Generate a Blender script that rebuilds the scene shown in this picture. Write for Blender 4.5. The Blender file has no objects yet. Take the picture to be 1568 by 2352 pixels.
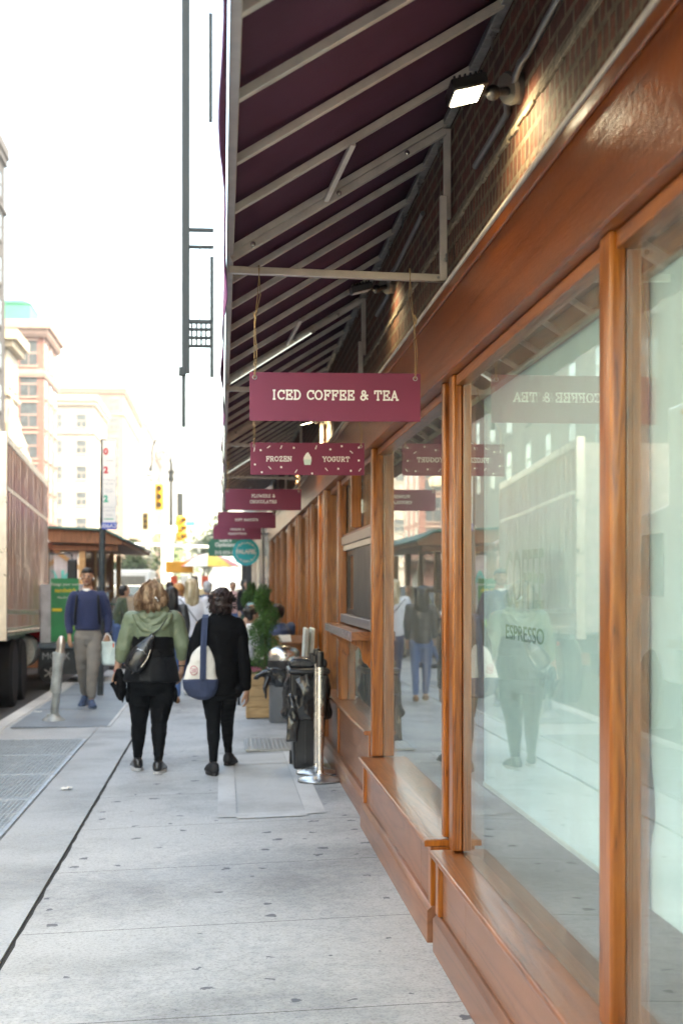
import bpy, bmesh, math, random
from mathutils import Vector as V, Matrix as Mx, Euler, noise
R=math.radians
rnd=random.Random(7)
S=bpy.context.scene; COL=S.collection
# ---------------------------------------------------------------- camera, world, sun, exposure
cd=bpy.data.cameras.new('camera'); cam=bpy.data.objects.new('camera',cd); COL.objects.link(cam); S.camera=cam
cam.location=(0,0,1.6); cam.rotation_euler=(R(90),0,-math.atan(274/3267))
cd.sensor_fit='VERTICAL'; cd.sensor_height=36; cd.sensor_width=24; cd.lens=50.0; cd.shift_y=169/2352
cd.clip_start=.05; cd.clip_end=3000
cd.dof.use_dof=True; cd.dof.focus_distance=6.2; cd.dof.aperture_fstop=3.6
SUN_EL,SUN_AZ=48,(-38)      # elevation; direction from +X swung towards -Y
sx,sy,sz=math.cos(R(SUN_EL))*math.cos(R(SUN_AZ)),math.cos(R(SUN_EL))*math.sin(R(SUN_AZ)),math.sin(R(SUN_EL))
w=bpy.data.worlds.new('World'); S.world=w; w.use_nodes=True
nt=w.node_tree; sk=nt.nodes.new('ShaderNodeTexSky'); sk.sky_type='NISHITA'; sk.sun_disc=False
sk.sun_elevation=R(SUN_EL); sk.sun_rotation=math.atan2(sx,sy); sk.air_density=1.0; sk.dust_density=3.0; sk.ozone_density=1.0
bg=nt.nodes['Background']; nt.links.new(sk.outputs[0],bg.inputs[0]); bg.inputs[1].default_value=.15
sl=bpy.data.lights.new('sun','SUN'); sl.energy=2.2; sl.angle=R(.5); sl.color=(1,.96,.91)
so=bpy.data.objects.new('sun',sl); COL.objects.link(so); so.rotation_euler=V((sx,sy,sz)).to_track_quat('Z','Y').to_euler(); so.location=(20,-20,60)
S.view_settings.view_transform='Standard'; S.view_settings.look='None'; S.view_settings.exposure=3.25; S.view_settings.gamma=1; S.view_settings.use_white_balance=True; S.view_settings.white_balance_temperature=8600; S.view_settings.white_balance_tint=2
S.cycles.max_bounces=8; S.cycles.transparent_max_bounces=16; S.cycles.glossy_bounces=5; S.cycles.diffuse_bounces=4
S.cycles.caustics_reflective=False; S.cycles.caustics_refractive=False; S.cycles.sample_clamp_indirect=6
S.cycles.use_denoising=True

# ---------------------------------------------------------------- helpers
WM={}
class MB:
    def __init__(s): s.v=[]; s.f=[]
    def add(s,v,f):
        o=len(s.v); s.v+=[tuple(p) for p in v]; s.f+=[tuple(i+o for i in q) for q in f]; return s
    def box(s,x0,x1,y0,y1,z0,z1):
        return s.add([(x,y,z) for z in(z0,z1) for y in(y0,y1) for x in(x0,x1)],[(0,2,3,1),(4,5,7,6),(0,1,5,4),(2,6,7,3),(0,4,6,2),(1,3,7,5)])
    def hexa(s,p):  # 8 points, bottom 4 ring then top 4 ring
        return s.add(p,[(3,2,1,0),(4,5,6,7),(0,1,5,4),(1,2,6,5),(2,3,7,6),(3,0,4,7)])
    def beam(s,a,b,w,h,up=(0,0,1)):
        a=V(a);b=V(b);d=(b-a).normalized();u=V(up)
        if abs(d.dot(u))>.98:u=V((0,1,0))
        r=d.cross(u).normalized();u=r.cross(d)
        q=[a-r*w/2-u*h/2,a+r*w/2-u*h/2,a+r*w/2+u*h/2,a-r*w/2+u*h/2]; q2=[p+(b-a) for p in q]
        return s.hexa(q+q2)
    def cyl(s,a,b,r0,r1=None,n=16,cap=True):
        r1=r0 if r1 is None else r1
        return s.tube([a,b],[r0,r1],n,cap)
    def tube(s,pts,r,n=12,cap=True):
        pts=[V(p) for p in pts]
        if not hasattr(r,'__len__'): r=[r]*len(pts)
        o=len(s.v); m=len(pts); prev=None
        for i,p in enumerate(pts):
            d=(pts[min(i+1,m-1)]-pts[max(i-1,0)]).normalized()
            if prev is None:
                u=V((0,0,1)) if abs(d.z)<.9 else V((0,1,0))
                x=d.cross(u).normalized()
            else: x=(prev-d*prev.dot(d)).normalized()
            prev=x; y=d.cross(x)
            for k in range(n):
                t=2*math.pi*k/n; s.v.append(tuple(p+(x*math.cos(t)+y*math.sin(t))*r[i]))
        for i in range(m-1):
            for k in range(n):
                a=o+i*n+k;b=o+i*n+(k+1)%n; s.f.append((a,b,b+n,a+n))
        if cap:
            s.f.append(tuple(o+k for k in range(n))[::-1]); s.f.append(tuple(o+(m-1)*n+k for k in range(n)))
        return s
    def lathe(s,prof,c=(0,0,0),n=24,ry=1.0):
        o=len(s.v);m=len(prof)
        for (r,z) in prof:
            for k in range(n):
                t=2*math.pi*k/n; s.v.append((c[0]+max(r,1e-4)*math.cos(t),c[1]+max(r,1e-4)*math.sin(t)*ry,c[2]+z))
        for i in range(m-1):
            for k in range(n):
                a=o+i*n+k;b=o+i*n+(k+1)%n; s.f.append((a,b,b+n,a+n))
        s.f.append(tuple(o+k for k in range(n))[::-1]); s.f.append(tuple(o+(m-1)*n+k for k in range(n)))
        return s
    def loft(s,rings,n=20):   # (x,y,z,rx,ry)
        o=len(s.v);m=len(rings)
        for (x,y,z,rx,ry) in rings:
            for k in range(n):
                t=2*math.pi*k/n; s.v.append((x+rx*math.cos(t),y+ry*math.sin(t),z))
        for i in range(m-1):
            for k in range(n):
                a=o+i*n+k;b=o+i*n+(k+1)%n; s.f.append((a,b,b+n,a+n))
        s.f.append(tuple(o+k for k in range(n))[::-1]); s.f.append(tuple(o+(m-1)*n+k for k in range(n)))
        return s
    def ell(s,c,r,n=16,rot=None):
        o=len(s.v); m=n//2; c=V(c)
        if not hasattr(r,'__len__'): r=(r,r,r)
        vs=[]
        for i in range(1,m):
            p=math.pi*i/m
            for k in range(n):
                t=2*math.pi*k/n; vs.append(V((r[0]*math.sin(p)*math.cos(t),r[1]*math.sin(p)*math.sin(t),r[2]*math.cos(p))))
        vs.append(V((0,0,r[2])));vs.append(V((0,0,-r[2])))
        if rot is not None:
            e=Euler(rot).to_matrix(); vs=[e@q for q in vs]
        s.v+=[tuple(q+c) for q in vs]
        for i in range(m-2):
            for k in range(n):
                a=o+i*n+k;b=o+i*n+(k+1)%n; s.f.append((a,a+n,b+n,b))
        T=o+(m-1)*n
        for k in range(n):
            s.f.append((T,o+k,o+(k+1)%n)); s.f.append((T+1,o+(m-2)*n+(k+1)%n,o+(m-2)*n+k))
        return s
    def cap(s,a,b,r0,r1,n=14):
        s.tube([a,b],[r0,r1],n); s.ell(a,r0*.999,n); s.ell(b,r1*.999,n); return s
    def chain(s,pr,n=14):
        for (a,ra),(b,rb) in zip(pr,pr[1:]): s.tube([a,b],[ra,rb],n)
        for a,ra in pr: s.ell(a,ra*.999,n)
        return s
    def prism(s,poly,axis,a,b):   # poly of 2D points; axis the extrusion axis
        n=len(poly)
        def P(u,v,t): return {'x':(t,u,v),'y':(u,t,v),'z':(u,v,t)}[axis]
        o=len(s.v)
        s.v+=[P(u,v,a) for u,v in poly]+[P(u,v,b) for u,v in poly]
        s.f.append(tuple(o+i for i in range(n))[::-1]); s.f.append(tuple(o+n+i for i in range(n)))
        for i in range(n): s.f.append((o+i,o+(i+1)%n,o+n+(i+1)%n,o+n+i))
        return s
    def xf(s,M):
        s.v=[tuple(M@V(p)) for p in s.v]; return s
def tag(o,label=None,cat=None,group=None,kind=None):
    if label:o['label']=label
    if cat:o['category']=cat
    if group:o['group']=group
    if kind:o['kind']=kind
    return o
def tomesh(name,mb,flip=True):
    me=bpy.data.meshes.new(name); me.from_pydata(mb.v,[],mb.f)
    if flip:
        bm=bmesh.new(); bm.from_mesh(me); bmesh.ops.recalc_face_normals(bm,faces=bm.faces); bm.to_mesh(me); bm.free()
    me.update(); return me
def obj(name,mb,mat,parent=None,smooth=None,bevel=0,local=False,flip=True,**kw):
    me=tomesh(name,mb,flip) if isinstance(mb,MB) else mb
    if parent is not None:
        if not local: me.transform(WM[parent.name].inverted())
        o=bpy.data.objects.new(name,me); COL.objects.link(o); o.parent=parent; WM[o.name]=WM[parent.name].copy()
    else:
        xs=[v.co.x for v in me.vertices];ys=[v.co.y for v in me.vertices];zs=[v.co.z for v in me.vertices]
        c=V(((min(xs)+max(xs))/2,(min(ys)+max(ys))/2,min(zs))); me.transform(Mx.Translation(-c))
        o=bpy.data.objects.new(name,me); COL.objects.link(o); o.location=c; WM[o.name]=Mx.Translation(c)
    if mat is not None: me.materials.append(mat)
    if smooth is not None:
        me.shade_smooth()
        if smooth<180: me.set_sharp_from_angle(angle=R(smooth))
    if bevel:
        m=o.modifiers.new('bevel','BEVEL'); m.width=bevel; m.segments=2; m.limit_method='ANGLE'; m.angle_limit=R(40)
        me.shade_smooth(); me.set_sharp_from_angle(angle=R(50))
    tag(o,**kw); return o
def thing(name,loc,label,cat,group=None,rot=(0,0,0),kind=None):
    o=bpy.data.objects.new(name,None); COL.objects.link(o); o.location=loc; o.rotation_euler=rot; o.empty_display_size=.1
    WM[o.name]=Mx.Translation(V(loc))@Euler(rot).to_matrix().to_4x4()
    return tag(o,label,cat,group,kind)
def struct(name,mb,mat,**k): return obj(name,mb,mat,kind='structure',**k)
def dup(root,loc,rot=None,label=None):
    r=root.copy(); COL.objects.link(r); r.location=loc
    if rot is not None:r.rotation_euler=rot
    if label:r['label']=label
    WM[r.name]=Mx.Translation(V(loc))@r.rotation_euler.to_matrix().to_4x4()
    def rec(a,b):
        for ch in [c for c in list(bpy.data.objects) if c.parent==a]:
            c=ch.copy(); COL.objects.link(c); c.parent=b; WM[c.name]=WM[b.name].copy(); rec(ch,c)
    rec(root,r); return r
def remesh(mb,voxel,smooth=6,disp=None):
    me=tomesh('tmp',mb); o=bpy.data.objects.new('tmp',me); COL.objects.link(o)
    m=o.modifiers.new('r','REMESH'); m.mode='VOXEL'; m.voxel_size=voxel
    m=o.modifiers.new('s','SMOOTH'); m.factor=.5; m.iterations=smooth
    dg=bpy.context.evaluated_depsgraph_get(); ev=o.evaluated_get(dg); out=bpy.data.meshes.new_from_object(ev)
    bpy.data.objects.remove(o)
    if disp:
        ns=[v.normal.copy() for v in out.vertices]
        for v,n in zip(out.vertices,ns): v.co=v.co+n*disp(v.co,n)
    out.materials.clear(); out.update(); return out
def leaves(mb,pts,size,rn,flat=.0):
    for p in pts:
        s_=size*rn.uniform(.6,1.3); e=Euler((rn.uniform(0,6.3),rn.uniform(0,6.3),rn.uniform(0,6.3))).to_matrix(); p=V(p)
        mb.add([p+e@V(q)*s_ for q in((-.5,0,0),(0,-.3,.06),(.5,0,0),(0,.3,.06))],[(0,1,2,3)])
# ---------------------------------------------------------------- materials
MAT={}
def nodes(name):
    m=bpy.data.materials.new(name); m.use_nodes=True; n=m.node_tree; b=n.nodes['Principled BSDF']; MAT[name]=m
    return m,n,b
def N(n,t,**k):
    x=n.nodes.new('ShaderNode'+t)
    for a,v in k.items():
        if a.startswith('i_'): x.inputs[a[2:].replace('_',' ')].default_value=v
        else: setattr(x,a,v)
    return x
def ramp(n,fac,stops):
    r=n.nodes.new('ShaderNodeValToRGB'); e=r.color_ramp.elements
    while len(e)>len(stops): e.remove(e[-1])
    while len(e)<len(stops): e.new(.5)
    for x,(p,c) in zip(e,stops): x.position=p; x.color=tuple(c)+(1,) if len(c)==3 else c
    n.links.new(fac,r.inputs[0]); return r.outputs[0]
def bump(n,b,h,strength=.3,dist=.01):
    x=N(n,'Bump'); x.inputs['Strength'].default_value=strength; x.inputs['Distance'].default_value=dist
    n.links.new(h,x.inputs['Height']); n.links.new(x.outputs[0],b.inputs['Normal']); return x
def coords(n,sc=(1,1,1),kind='Object'):
    t=N(n,'TexCoord'); m=N(n,'Mapping'); m.inputs['Scale'].default_value=sc; n.links.new(t.outputs[kind],m.inputs[0]); return m.outputs[0]
def pm(name,c,rough=.5,metal=0,var=.2,scale=6,bmp=0,bs=60,coat=0,emis=None,es=0,sheen=0,spec=None,rv=.1,trans=0,sc=(1,1,1)):
    m,n,b=nodes(name); co=coords(n,sc)
    nz=N(n,'TexNoise',i_Scale=scale,i_Detail=5); n.links.new(co,nz.inputs[0])
    lo=[x*(1-var) for x in c];hi=[min(1,x*(1+var)) for x in c]
    n.links.new(ramp(n,nz.outputs[0],[(.3,lo),(.7,hi)]),b.inputs['Base Color'])
    r=N(n,'MapRange'); n.links.new(nz.outputs[0],r.inputs[0]); r.inputs[3].default_value=max(0,rough-rv); r.inputs[4].default_value=min(1,rough+rv); n.links.new(r.outputs[0],b.inputs['Roughness'])
    b.inputs['Metallic'].default_value=metal; b.inputs['Coat Weight'].default_value=coat; b.inputs['Coat Roughness'].default_value=.08
    if sheen: b.inputs['Sheen Weight'].default_value=sheen
    if spec is not None: b.inputs['Specular IOR Level'].default_value=spec
    if emis: b.inputs['Emission Color'].default_value=tuple(emis)+(1,); b.inputs['Emission Strength'].default_value=es
    if trans: b.inputs['Transmission Weight'].default_value=trans
    if bmp:
        z=N(n,'TexNoise',i_Scale=bs,i_Detail=6); n.links.new(co,z.inputs[0]); bump(n,b,z.outputs[0],bmp,.01)
    return m
def wood(name,axis,dark=(.11,.032,.008),light=(.42,.14,.03),mid=(.27,.08,.018),rough=.28,coat=.6,gs=1.0,ringy=1.0,wav=.05):
    m,n,b=nodes(name); sc={'x':(.06,1,1),'y':(1,.06,1),'z':(1,1,.06)}[axis]
    co=coords(n,sc)
    big=N(n,'TexNoise',i_Scale=7*gs,i_Detail=2,i_Distortion=.6); n.links.new(co,big.inputs[0])
    mul=N(n,'Math',operation='MULTIPLY'); n.links.new(big.outputs[0],mul.inputs[0]); mul.inputs[1].default_value=26*ringy
    fr=N(n,'Math',operation='PINGPONG'); n.links.new(mul.outputs[0],fr.inputs[0]); fr.inputs[1].default_value=1
    fine=N(n,'TexNoise',i_Scale=240,i_Detail=4); n.links.new(coords(n,{'x':(.04,1,1),'y':(1,.04,1),'z':(1,1,.04)}[axis]),fine.inputs[0])
    pat=N(n,'TexNoise',i_Scale=1.6,i_Detail=2); n.links.new(coords(n),pat.inputs[0])
    a=N(n,'Math',operation='MULTIPLY_ADD'); n.links.new(fine.outputs[0],a.inputs[0]); a.inputs[1].default_value=1.25; n.links.new(fr.outputs[0],a.inputs[2])
    a2=N(n,'Math',operation='MULTIPLY'); n.links.new(a.outputs[0],a2.inputs[0]); a2.inputs[1].default_value=.52
    c1=ramp(n,a2.outputs[0],[(.24,dark),(.38,mid),(.95,light)])
    mx=N(n,'MixRGB',blend_type='MULTIPLY'); mx.inputs[0].default_value=1; n.links.new(c1,mx.inputs[1])
    n.links.new(ramp(n,pat.outputs[0],[(.25,(.80,.78,.76)),(.7,(1.1,1.07,1.04))]),mx.inputs[2]); n.links.new(mx.outputs[0],b.inputs['Base Color'])
    b.inputs['Roughness'].default_value=rough; b.inputs['Coat Weight'].default_value=coat; b.inputs['Coat Roughness'].default_value=.12
    wv=N(n,'TexNoise',i_Scale=35,i_Detail=3); n.links.new(coords(n),wv.inputs[0])
    s=N(n,'Math',operation='ADD'); n.links.new(a2.outputs[0],s.inputs[0]); n.links.new(wv.outputs[0],s.inputs[1])
    bp=bump(n,b,s.outputs[0],wav*2.2,.01); n.links.new(bp.outputs[0],b.inputs['Coat Normal']); return m
WZ=wood('oak_vertical','z',dark=(.07,.018,.003),light=(.40,.135,.020),mid=(.25,.072,.009),coat=.3,gs=1.7,ringy=.8); WY=wood('oak_lengthwise','y',dark=(.11,.028,.004),light=(.34,.108,.018),mid=(.22,.062,.010),coat=.35,gs=1.4)
WYF=wood('fascia_varnish','y',dark=(.10,.021,.003),mid=(.18,.043,.005),light=(.25,.064,.008),rough=.3,coat=.3,ringy=.35,gs=.6,wav=.09)
WP=wood('riser_panel','y',dark=(.14,.06,.035),mid=(.20,.082,.042),light=(.27,.115,.06),rough=.4,coat=.4,gs=.8,ringy=.6)
WS=wood('sill_oak','y',dark=(.10,.035,.015),mid=(.24,.08,.028),light=(.35,.125,.04),rough=.3,coat=.5,gs=.8)
WD=wood('dark_oak','z',dark=(.08,.022,.006),light=(.34,.105,.026),mid=(.21,.06,.014),gs=1.5)
WX=wood('pale_pine','x',dark=(.34,.2,.08),mid=(.48,.3,.14),light=(.6,.4,.2),rough=.6,coat=0)
WPZ=wood('shed_pine','z',dark=(.10,.045,.022),mid=(.2,.09,.045),light=(.3,.14,.07),rough=.7,coat=0)
ALU=pm('brushed_aluminium',(.62,.57,.52),.38,1,.12,12,.08,90)
GALV=pm('galvanised_steel',(.4,.4,.4),.42,.9,.25,30,.1,80)
STEEL=pm('polished_steel',(.75,.74,.72),.27,1,.05,5,.03,20)
RIB=pm('taupe_rib',(.74,.68,.62),.45,.35,.12,14)
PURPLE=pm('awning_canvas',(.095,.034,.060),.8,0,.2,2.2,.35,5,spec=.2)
PUR2=pm('sign_board_purple',(.21,.034,.082),.42,0,.04,4,spec=.3)
WHITE=pm('sign_white',(.85,.83,.8),.5,0,.03,8)
MINT=pm('cup_mint',(.62,.76,.7),.5,0,.03,8)
STRING=pm('twine',(.4,.28,.15),.9)
BLACKP=pm('black_plastic',(.018,.018,.02),.35,0,.2,10,.05,80)
BLACKM=pm('black_steel',(.03,.035,.04),.4,.2,.2,10)
GREYS=pm('slate_paint',(.03,.042,.05),.45,.1,.15,6)
TRIM=pm('trim_beige',(.62,.56,.48),.5,0,.15,8,.15,40)
def concrete(name,c,spk=1,gum=0,sc=1.0,rough=.78):
    m,n,b=nodes(name); co=coords(n)
    n1=N(n,'TexNoise',i_Scale=.9*sc,i_Detail=6,i_Roughness=.6); n.links.new(co,n1.inputs[0])
    n2=N(n,'TexNoise',i_Scale=70*sc,i_Detail=5,i_Roughness=.75); n.links.new(co,n2.inputs[0])
    n3=N(n,'TexVoronoi',i_Scale=95*sc); n.links.new(co,n3.inputs[0])
    base=ramp(n,n1.outputs[0],[(.3,[x*.66 for x in c]),(.5,c),(.72,[min(1,x*1.14) for x in c])])
    mx=N(n,'MixRGB',blend_type='MULTIPLY'); mx.inputs[0].default_value=1; n.links.new(base,mx.inputs[1])
    n.links.new(ramp(n,n2.outputs[0],[(.36,(1-.45*spk,)*3),(.47,(1-.05*spk,)*3),(.62,(1+.12*spk,)*3)]),mx.inputs[2])
    last=mx.outputs[0]
    if gum:
        vo=N(n,'TexVoronoi',i_Scale=3.6,voronoi_dimensions='2D'); vo.inputs['Randomness'].default_value=1
        wrp=N(n,'TexNoise',i_Scale=22,i_Detail=2); n.links.new(co,wrp.inputs[0])
        ad=N(n,'MixRGB',blend_type='ADD'); ad.inputs[0].default_value=.09; n.links.new(co,ad.inputs[1]); n.links.new(wrp.outputs['Color'],ad.inputs[2]); n.links.new(ad.outputs[0],vo.inputs[0])
        sp=N(n,'SeparateColor'); n.links.new(vo.outputs['Color'],sp.inputs[0])
        th=N(n,'Math',operation='MULTIPLY'); n.links.new(sp.outputs[0],th.inputs[0]); th.inputs[1].default_value=.12
        lt=N(n,'Math',operation='LESS_THAN'); n.links.new(vo.outputs['Distance'],lt.inputs[0]); n.links.new(th.outputs[0],lt.inputs[1])
        gt=N(n,'Math',operation='GREATER_THAN'); n.links.new(sp.outputs[1],gt.inputs[0]); gt.inputs[1].default_value=.5
        mm=N(n,'Math',operation='MULTIPLY'); n.links.new(lt.outputs[0],mm.inputs[0]); n.links.new(gt.outputs[0],mm.inputs[1])
        m3=N(n,'Math',operation='MULTIPLY'); n.links.new(mm.outputs[0],m3.inputs[0]); m3.inputs[1].default_value=.9
        mg=N(n,'MixRGB'); n.links.new(m3.outputs[0],mg.inputs[0]); n.links.new(last,mg.inputs[1]); mg.inputs[2].default_value=(.11,.12,.14,1); last=mg.outputs[0]
        n4=N(n,'TexNoise',i_Scale=16,i_Detail=6,i_Roughness=.7); n.links.new(co,n4.inputs[0])
        n5=N(n,'TexNoise',i_Scale=.55,i_Detail=2); n.links.new(co,n5.inputs[0])
        k=N(n,'Math',operation='MULTIPLY'); n.links.new(n4.outputs[0],k.inputs[0]); n.links.new(n5.outputs[0],k.inputs[1])
        mq=N(n,'MixRGB',blend_type='MULTIPLY'); mq.inputs[0].default_value=1; n.links.new(last,mq.inputs[1]); n.links.new(ramp(n,k.outputs[0],[(.14,(.76,.78,.81)),(.27,(1,1,1))]),mq.inputs[2]); last=mq.outputs[0]
    n.links.new(last,b.inputs['Base Color']); b.inputs['Roughness'].default_value=rough
    bump(n,b,n2.outputs[0],.5,.004*spk+.001); return m
CONC=concrete('sidewalk_concrete',(.445,.455,.455),.75,1)
CONC2=concrete('kerb_slab_concrete',(.41,.43,.44),.6)
PATCH=concrete('patch_concrete',(.50,.51,.51),.35)
PATCHB=concrete('patch_border',(.57,.58,.58),.35)
ASPH=concrete('asphalt',(.055,.055,.058),.8)
DIRT=pm('joint_dirt',(.035,.033,.03),.95,0,.5,40)
PLATE=concrete('steel_plate',(.19,.22,.25),.5,0,1,.6)
GRATE=pm('grate_steel',(.36,.39,.42),.5,.5,.2,20)
def brick(name,c1,c2,mortar,bw=.2,rh=.068,ms=.011,off=.5,axis='x',rough=.75,bmp=.7):
    m,n,b=nodes(name)
    t=N(n,'TexCoord'); sp=N(n,'SeparateXYZ'); cb=N(n,'CombineXYZ'); n.links.new(t.outputs['Object'],sp.inputs[0])
    n.links.new(sp.outputs['Y' if axis=='x' else 'X'],cb.inputs[0]); n.links.new(sp.outputs['Z'],cb.inputs[1])
    wp=N(n,'TexNoise',i_Scale=14,i_Detail=3); n.links.new(t.outputs['Object'],wp.inputs[0])
    ad=N(n,'MixRGB',blend_type='ADD'); ad.inputs[0].default_value=.006; n.links.new(cb.outputs[0],ad.inputs[1]); n.links.new(wp.outputs['Color'],ad.inputs[2])
    br=N(n,'TexBrick'); br.offset=off; n.links.new(ad.outputs[0],br.inputs[0])
    br.inputs['Scale'].default_value=1; br.inputs['Brick Width'].default_value=bw; br.inputs['Row Height'].default_value=rh; br.inputs['Mortar Size'].default_value=ms; br.inputs['Mortar Smooth'].default_value=.15; br.inputs['Bias'].default_value=-.1
    br.inputs['Color1'].default_value=c1+(1,); br.inputs['Color2'].default_value=c2+(1,); br.inputs['Mortar'].default_value=mortar+(1,)
    z=N(n,'TexNoise',i_Scale=25,i_Detail=6); n.links.new(t.outputs['Object'],z.inputs[0])
    mx=N(n,'MixRGB',blend_type='MULTIPLY'); mx.inputs[0].default_value=1; n.links.new(br.outputs[0],mx.inputs[1]); n.links.new(ramp(n,z.outputs[0],[(.3,(.6,.58,.55)),(.7,(1.25,1.25,1.25))]),mx.inputs[2])
    n.links.new(mx.outputs[0],b.inputs['Base Color']); b.inputs['Roughness'].default_value=rough
    iv=N(n,'Math',operation='MULTIPLY_ADD'); n.links.new(br.outputs['Fac'],iv.inputs[0]); iv.inputs[1].default_value=-1; n.links.new(z.outputs[0],iv.inputs[2])
    bump(n,b,iv.outputs[0],bmp,.012); return m
BR1=brick('old_brick',(.16,.05,.03),(.08,.03,.022),(.2,.16,.12))
BR2=brick('header_brick',(.21,.075,.042),(.085,.04,.028),(.20,.15,.10),.064,.088,.012,.5,bmp=1)
def glassmat(name,tint=(.93,.97,.96),r0=.06,pw=4.6,scratch=0,wob=0):
    m,n,b=nodes(name); n.nodes.remove(b); out=n.nodes['Material Output']
    ge=N(n,'NewGeometry'); dt=N(n,'VectorMath',operation='DOT_PRODUCT'); n.links.new(ge.outputs['Incoming'],dt.inputs[0]); n.links.new(ge.outputs['Normal'],dt.inputs[1])
    ab=N(n,'Math',operation='ABSOLUTE'); n.links.new(dt.outputs['Value'],ab.inputs[0])
    om=N(n,'Math',operation='SUBTRACT'); om.inputs[0].default_value=1; n.links.new(ab.outputs[0],om.inputs[1])
    po=N(n,'Math',operation='POWER'); n.links.new(om.outputs[0],po.inputs[0]); po.inputs[1].default_value=pw
    fa=N(n,'Math',operation='MULTIPLY_ADD'); n.links.new(po.outputs[0],fa.inputs[0]); fa.inputs[1].default_value=1-r0; fa.inputs[2].default_value=r0
    tr=N(n,'BsdfTransparent'); tr.inputs[0].default_value=tint+(1,); gl=N(n,'BsdfGlossy'); gl.inputs[0].default_value=(.95,1,.99,1); gl.inputs['Roughness'].default_value=.004
    if wob:
        z=N(n,'TexNoise',i_Scale=1.4,i_Detail=1); n.links.new(coords(n),z.inputs[0]); bp=N(n,'Bump'); bp.inputs['Strength'].default_value=wob; bp.inputs['Distance'].default_value=.02; n.links.new(z.outputs[0],bp.inputs['Height']); n.links.new(bp.outputs[0],gl.inputs['Normal'])
    mx=N(n,'MixShader'); n.links.new(fa.outputs[0],mx.inputs[0]); n.links.new(tr.outputs[0],mx.inputs[1]); n.links.new(gl.outputs[0],mx.inputs[2])
    df=N(n,'BsdfDiffuse'); df.inputs[0].default_value=(.8,.85,.85,1); dz=N(n,'TexNoise',i_Scale=2.2,i_Detail=8,i_Roughness=.7); n.links.new(coords(n,(1,3,.6)),dz.inputs[0])
    dr=N(n,'MapRange'); n.links.new(dz.outputs[0],dr.inputs[0]); dr.inputs[1].default_value=.42; dr.inputs[2].default_value=.8; dr.inputs[3].default_value=.03; dr.inputs[4].default_value=.12
    m2=N(n,'MixShader'); n.links.new(dr.outputs[0],m2.inputs[0]); n.links.new(mx.outputs[0],m2.inputs[1]); n.links.new(df.outputs[0],m2.inputs[2])
    n.links.new(m2.outputs[0],out.inputs[0]); return m
GLASS=glassmat('shop_glass',wob=.02)
SHADE=pm('roller_shade',(.60,.86,.96),.6,0,.03,1.5)
DGREEN=pm('window_lettering',(.02,.2,.16),.5)
DARKI=pm('interior_dark',(.10,.085,.07),.8)
INTW=pm('interior_wall',(.22,.19,.15),.8)
def gz(x): # cross fall of the sidewalk
    return .065*min(1,max(0,(x+1.0)/1.9)) if x>-1 else -.02*min(1,(-1-x)/1.6)
# ---------------------------------------------------------------- ground
mb=MB().box(-60,60,-60,590,-.6,-.16); struct('ground',mb,ASPH)
mb=MB().box(-13,-2.65,-30,585,-.155,-.13); struct('road',mb,ASPH)
struct('cross_street',MB().box(-60,40,50,64,-.13,-.122),ASPH)
mk=pm('road_paint',(.75,.75,.72),.7,0,.2,20)
mb=MB()
for i in range(9): mb.box(-12.4+i*1.1,-11.8+i*1.1,46.6,49.6,-.13,-.118)
struct('crosswalk_marking',mb,mk)
struct('lane_line',MB().box(-6.1,-5.98,-20,44,-.13,-.126),mk)
mb=MB().box(-16,-13,-30,585,-.16,0); struct('far_sidewalk',mb,CONC2)
mb=MB().box(-2.6,30,64,585,-.16,0); struct('sidewalk_beyond_crossing',mb,CONC2)
def slab(mb,x0,x1,y0,y1,top=0,t=.06):
    n=max(1,int((x1-x0)/.5)+1)
    for i in range(n):
        a=x0+(x1-x0)*i/n;b=x0+(x1-x0)*(i+1)/n
        za=gz(a)+top;zb=gz(b)+top
        mb.hexa([(a,y0,za-t),(b,y0,zb-t),(b,y1,zb-t),(a,y1,za-t),(a,y0,za),(b,y0,zb),(b,y1,zb),(a,y1,za)])
def sheet(mb,x0,x1,y0,y1,up,ny=1,jit=None):
    n=max(1,int((x1-x0)/.25)); o=len(mb.v)
    for j in range(ny+1):
        y=y0+(y1-y0)*j/ny
        for i in range(n+1):
            x=x0+(x1-x0)*i/n; mb.v.append((x,y,gz(x)+up))
    for j in range(ny):
        for i in range(n):
            a=o+j*(n+1)+i; mb.f.append((a,a+1,a+n+2,a+n+1))
mb=MB(); sheet(mb,-2.45,1.2,-8,50,-.012,1); struct('sidewalk_bedding',mb,DIRT,flip=False)
mb=MB()
ys=[5.2+1.4*k for k in range(-9,33)]
def wob(mb,x0,x1,y0,y1,amp):
    # slab with a ragged left edge along the long crack
    n=14; o=len(mb.v); cols=[x0,x0+.05]+[x0+(x1-x0)*i/6 for i in range(1,7)]
    for j in range(n+1):
        y=y0+(y1-y0)*j/n
        for i,x in enumerate(cols):
            dx=amp*(noise.noise(V((y*5,1.7,0)))+.5*noise.noise(V((y*17,4,0)))) if i==0 else 0
            mb.v.append((x+dx,y,gz(x)))
    m=len(cols)
    for j in range(n):
        for i in range(m-1):
            a=o+j*m+i; mb.f.append((a,a+1,a+m+1,a+m))
    for j in range(n):   # skirt down the crack
        a=o+j*m; b=a+m; c=len(mb.v); va=mb.v[a];vb=mb.v[b]; mb.v+= [(va[0],va[1],va[2]-.03),(vb[0],vb[1],vb[2]-.03)]; mb.f.append((a,b,c+1,c))
for a,b in zip(ys,ys[1:]): wob(mb,-.915,1.15,a+.003,b-.003,.008)
struct('sidewalk',mb,CONC,flip=False)
mb=MB(); y2=[6.45+1.4*k for k in range(-10,32)]
for a,b in zip(y2,y2[1:]): slab(mb,-1.39,-.94,a+.003,b-.003); 
for a,b in zip(y2,y2[1:]):
    slab(mb,-2.45,-1.396,a+.003,b-.003)
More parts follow.
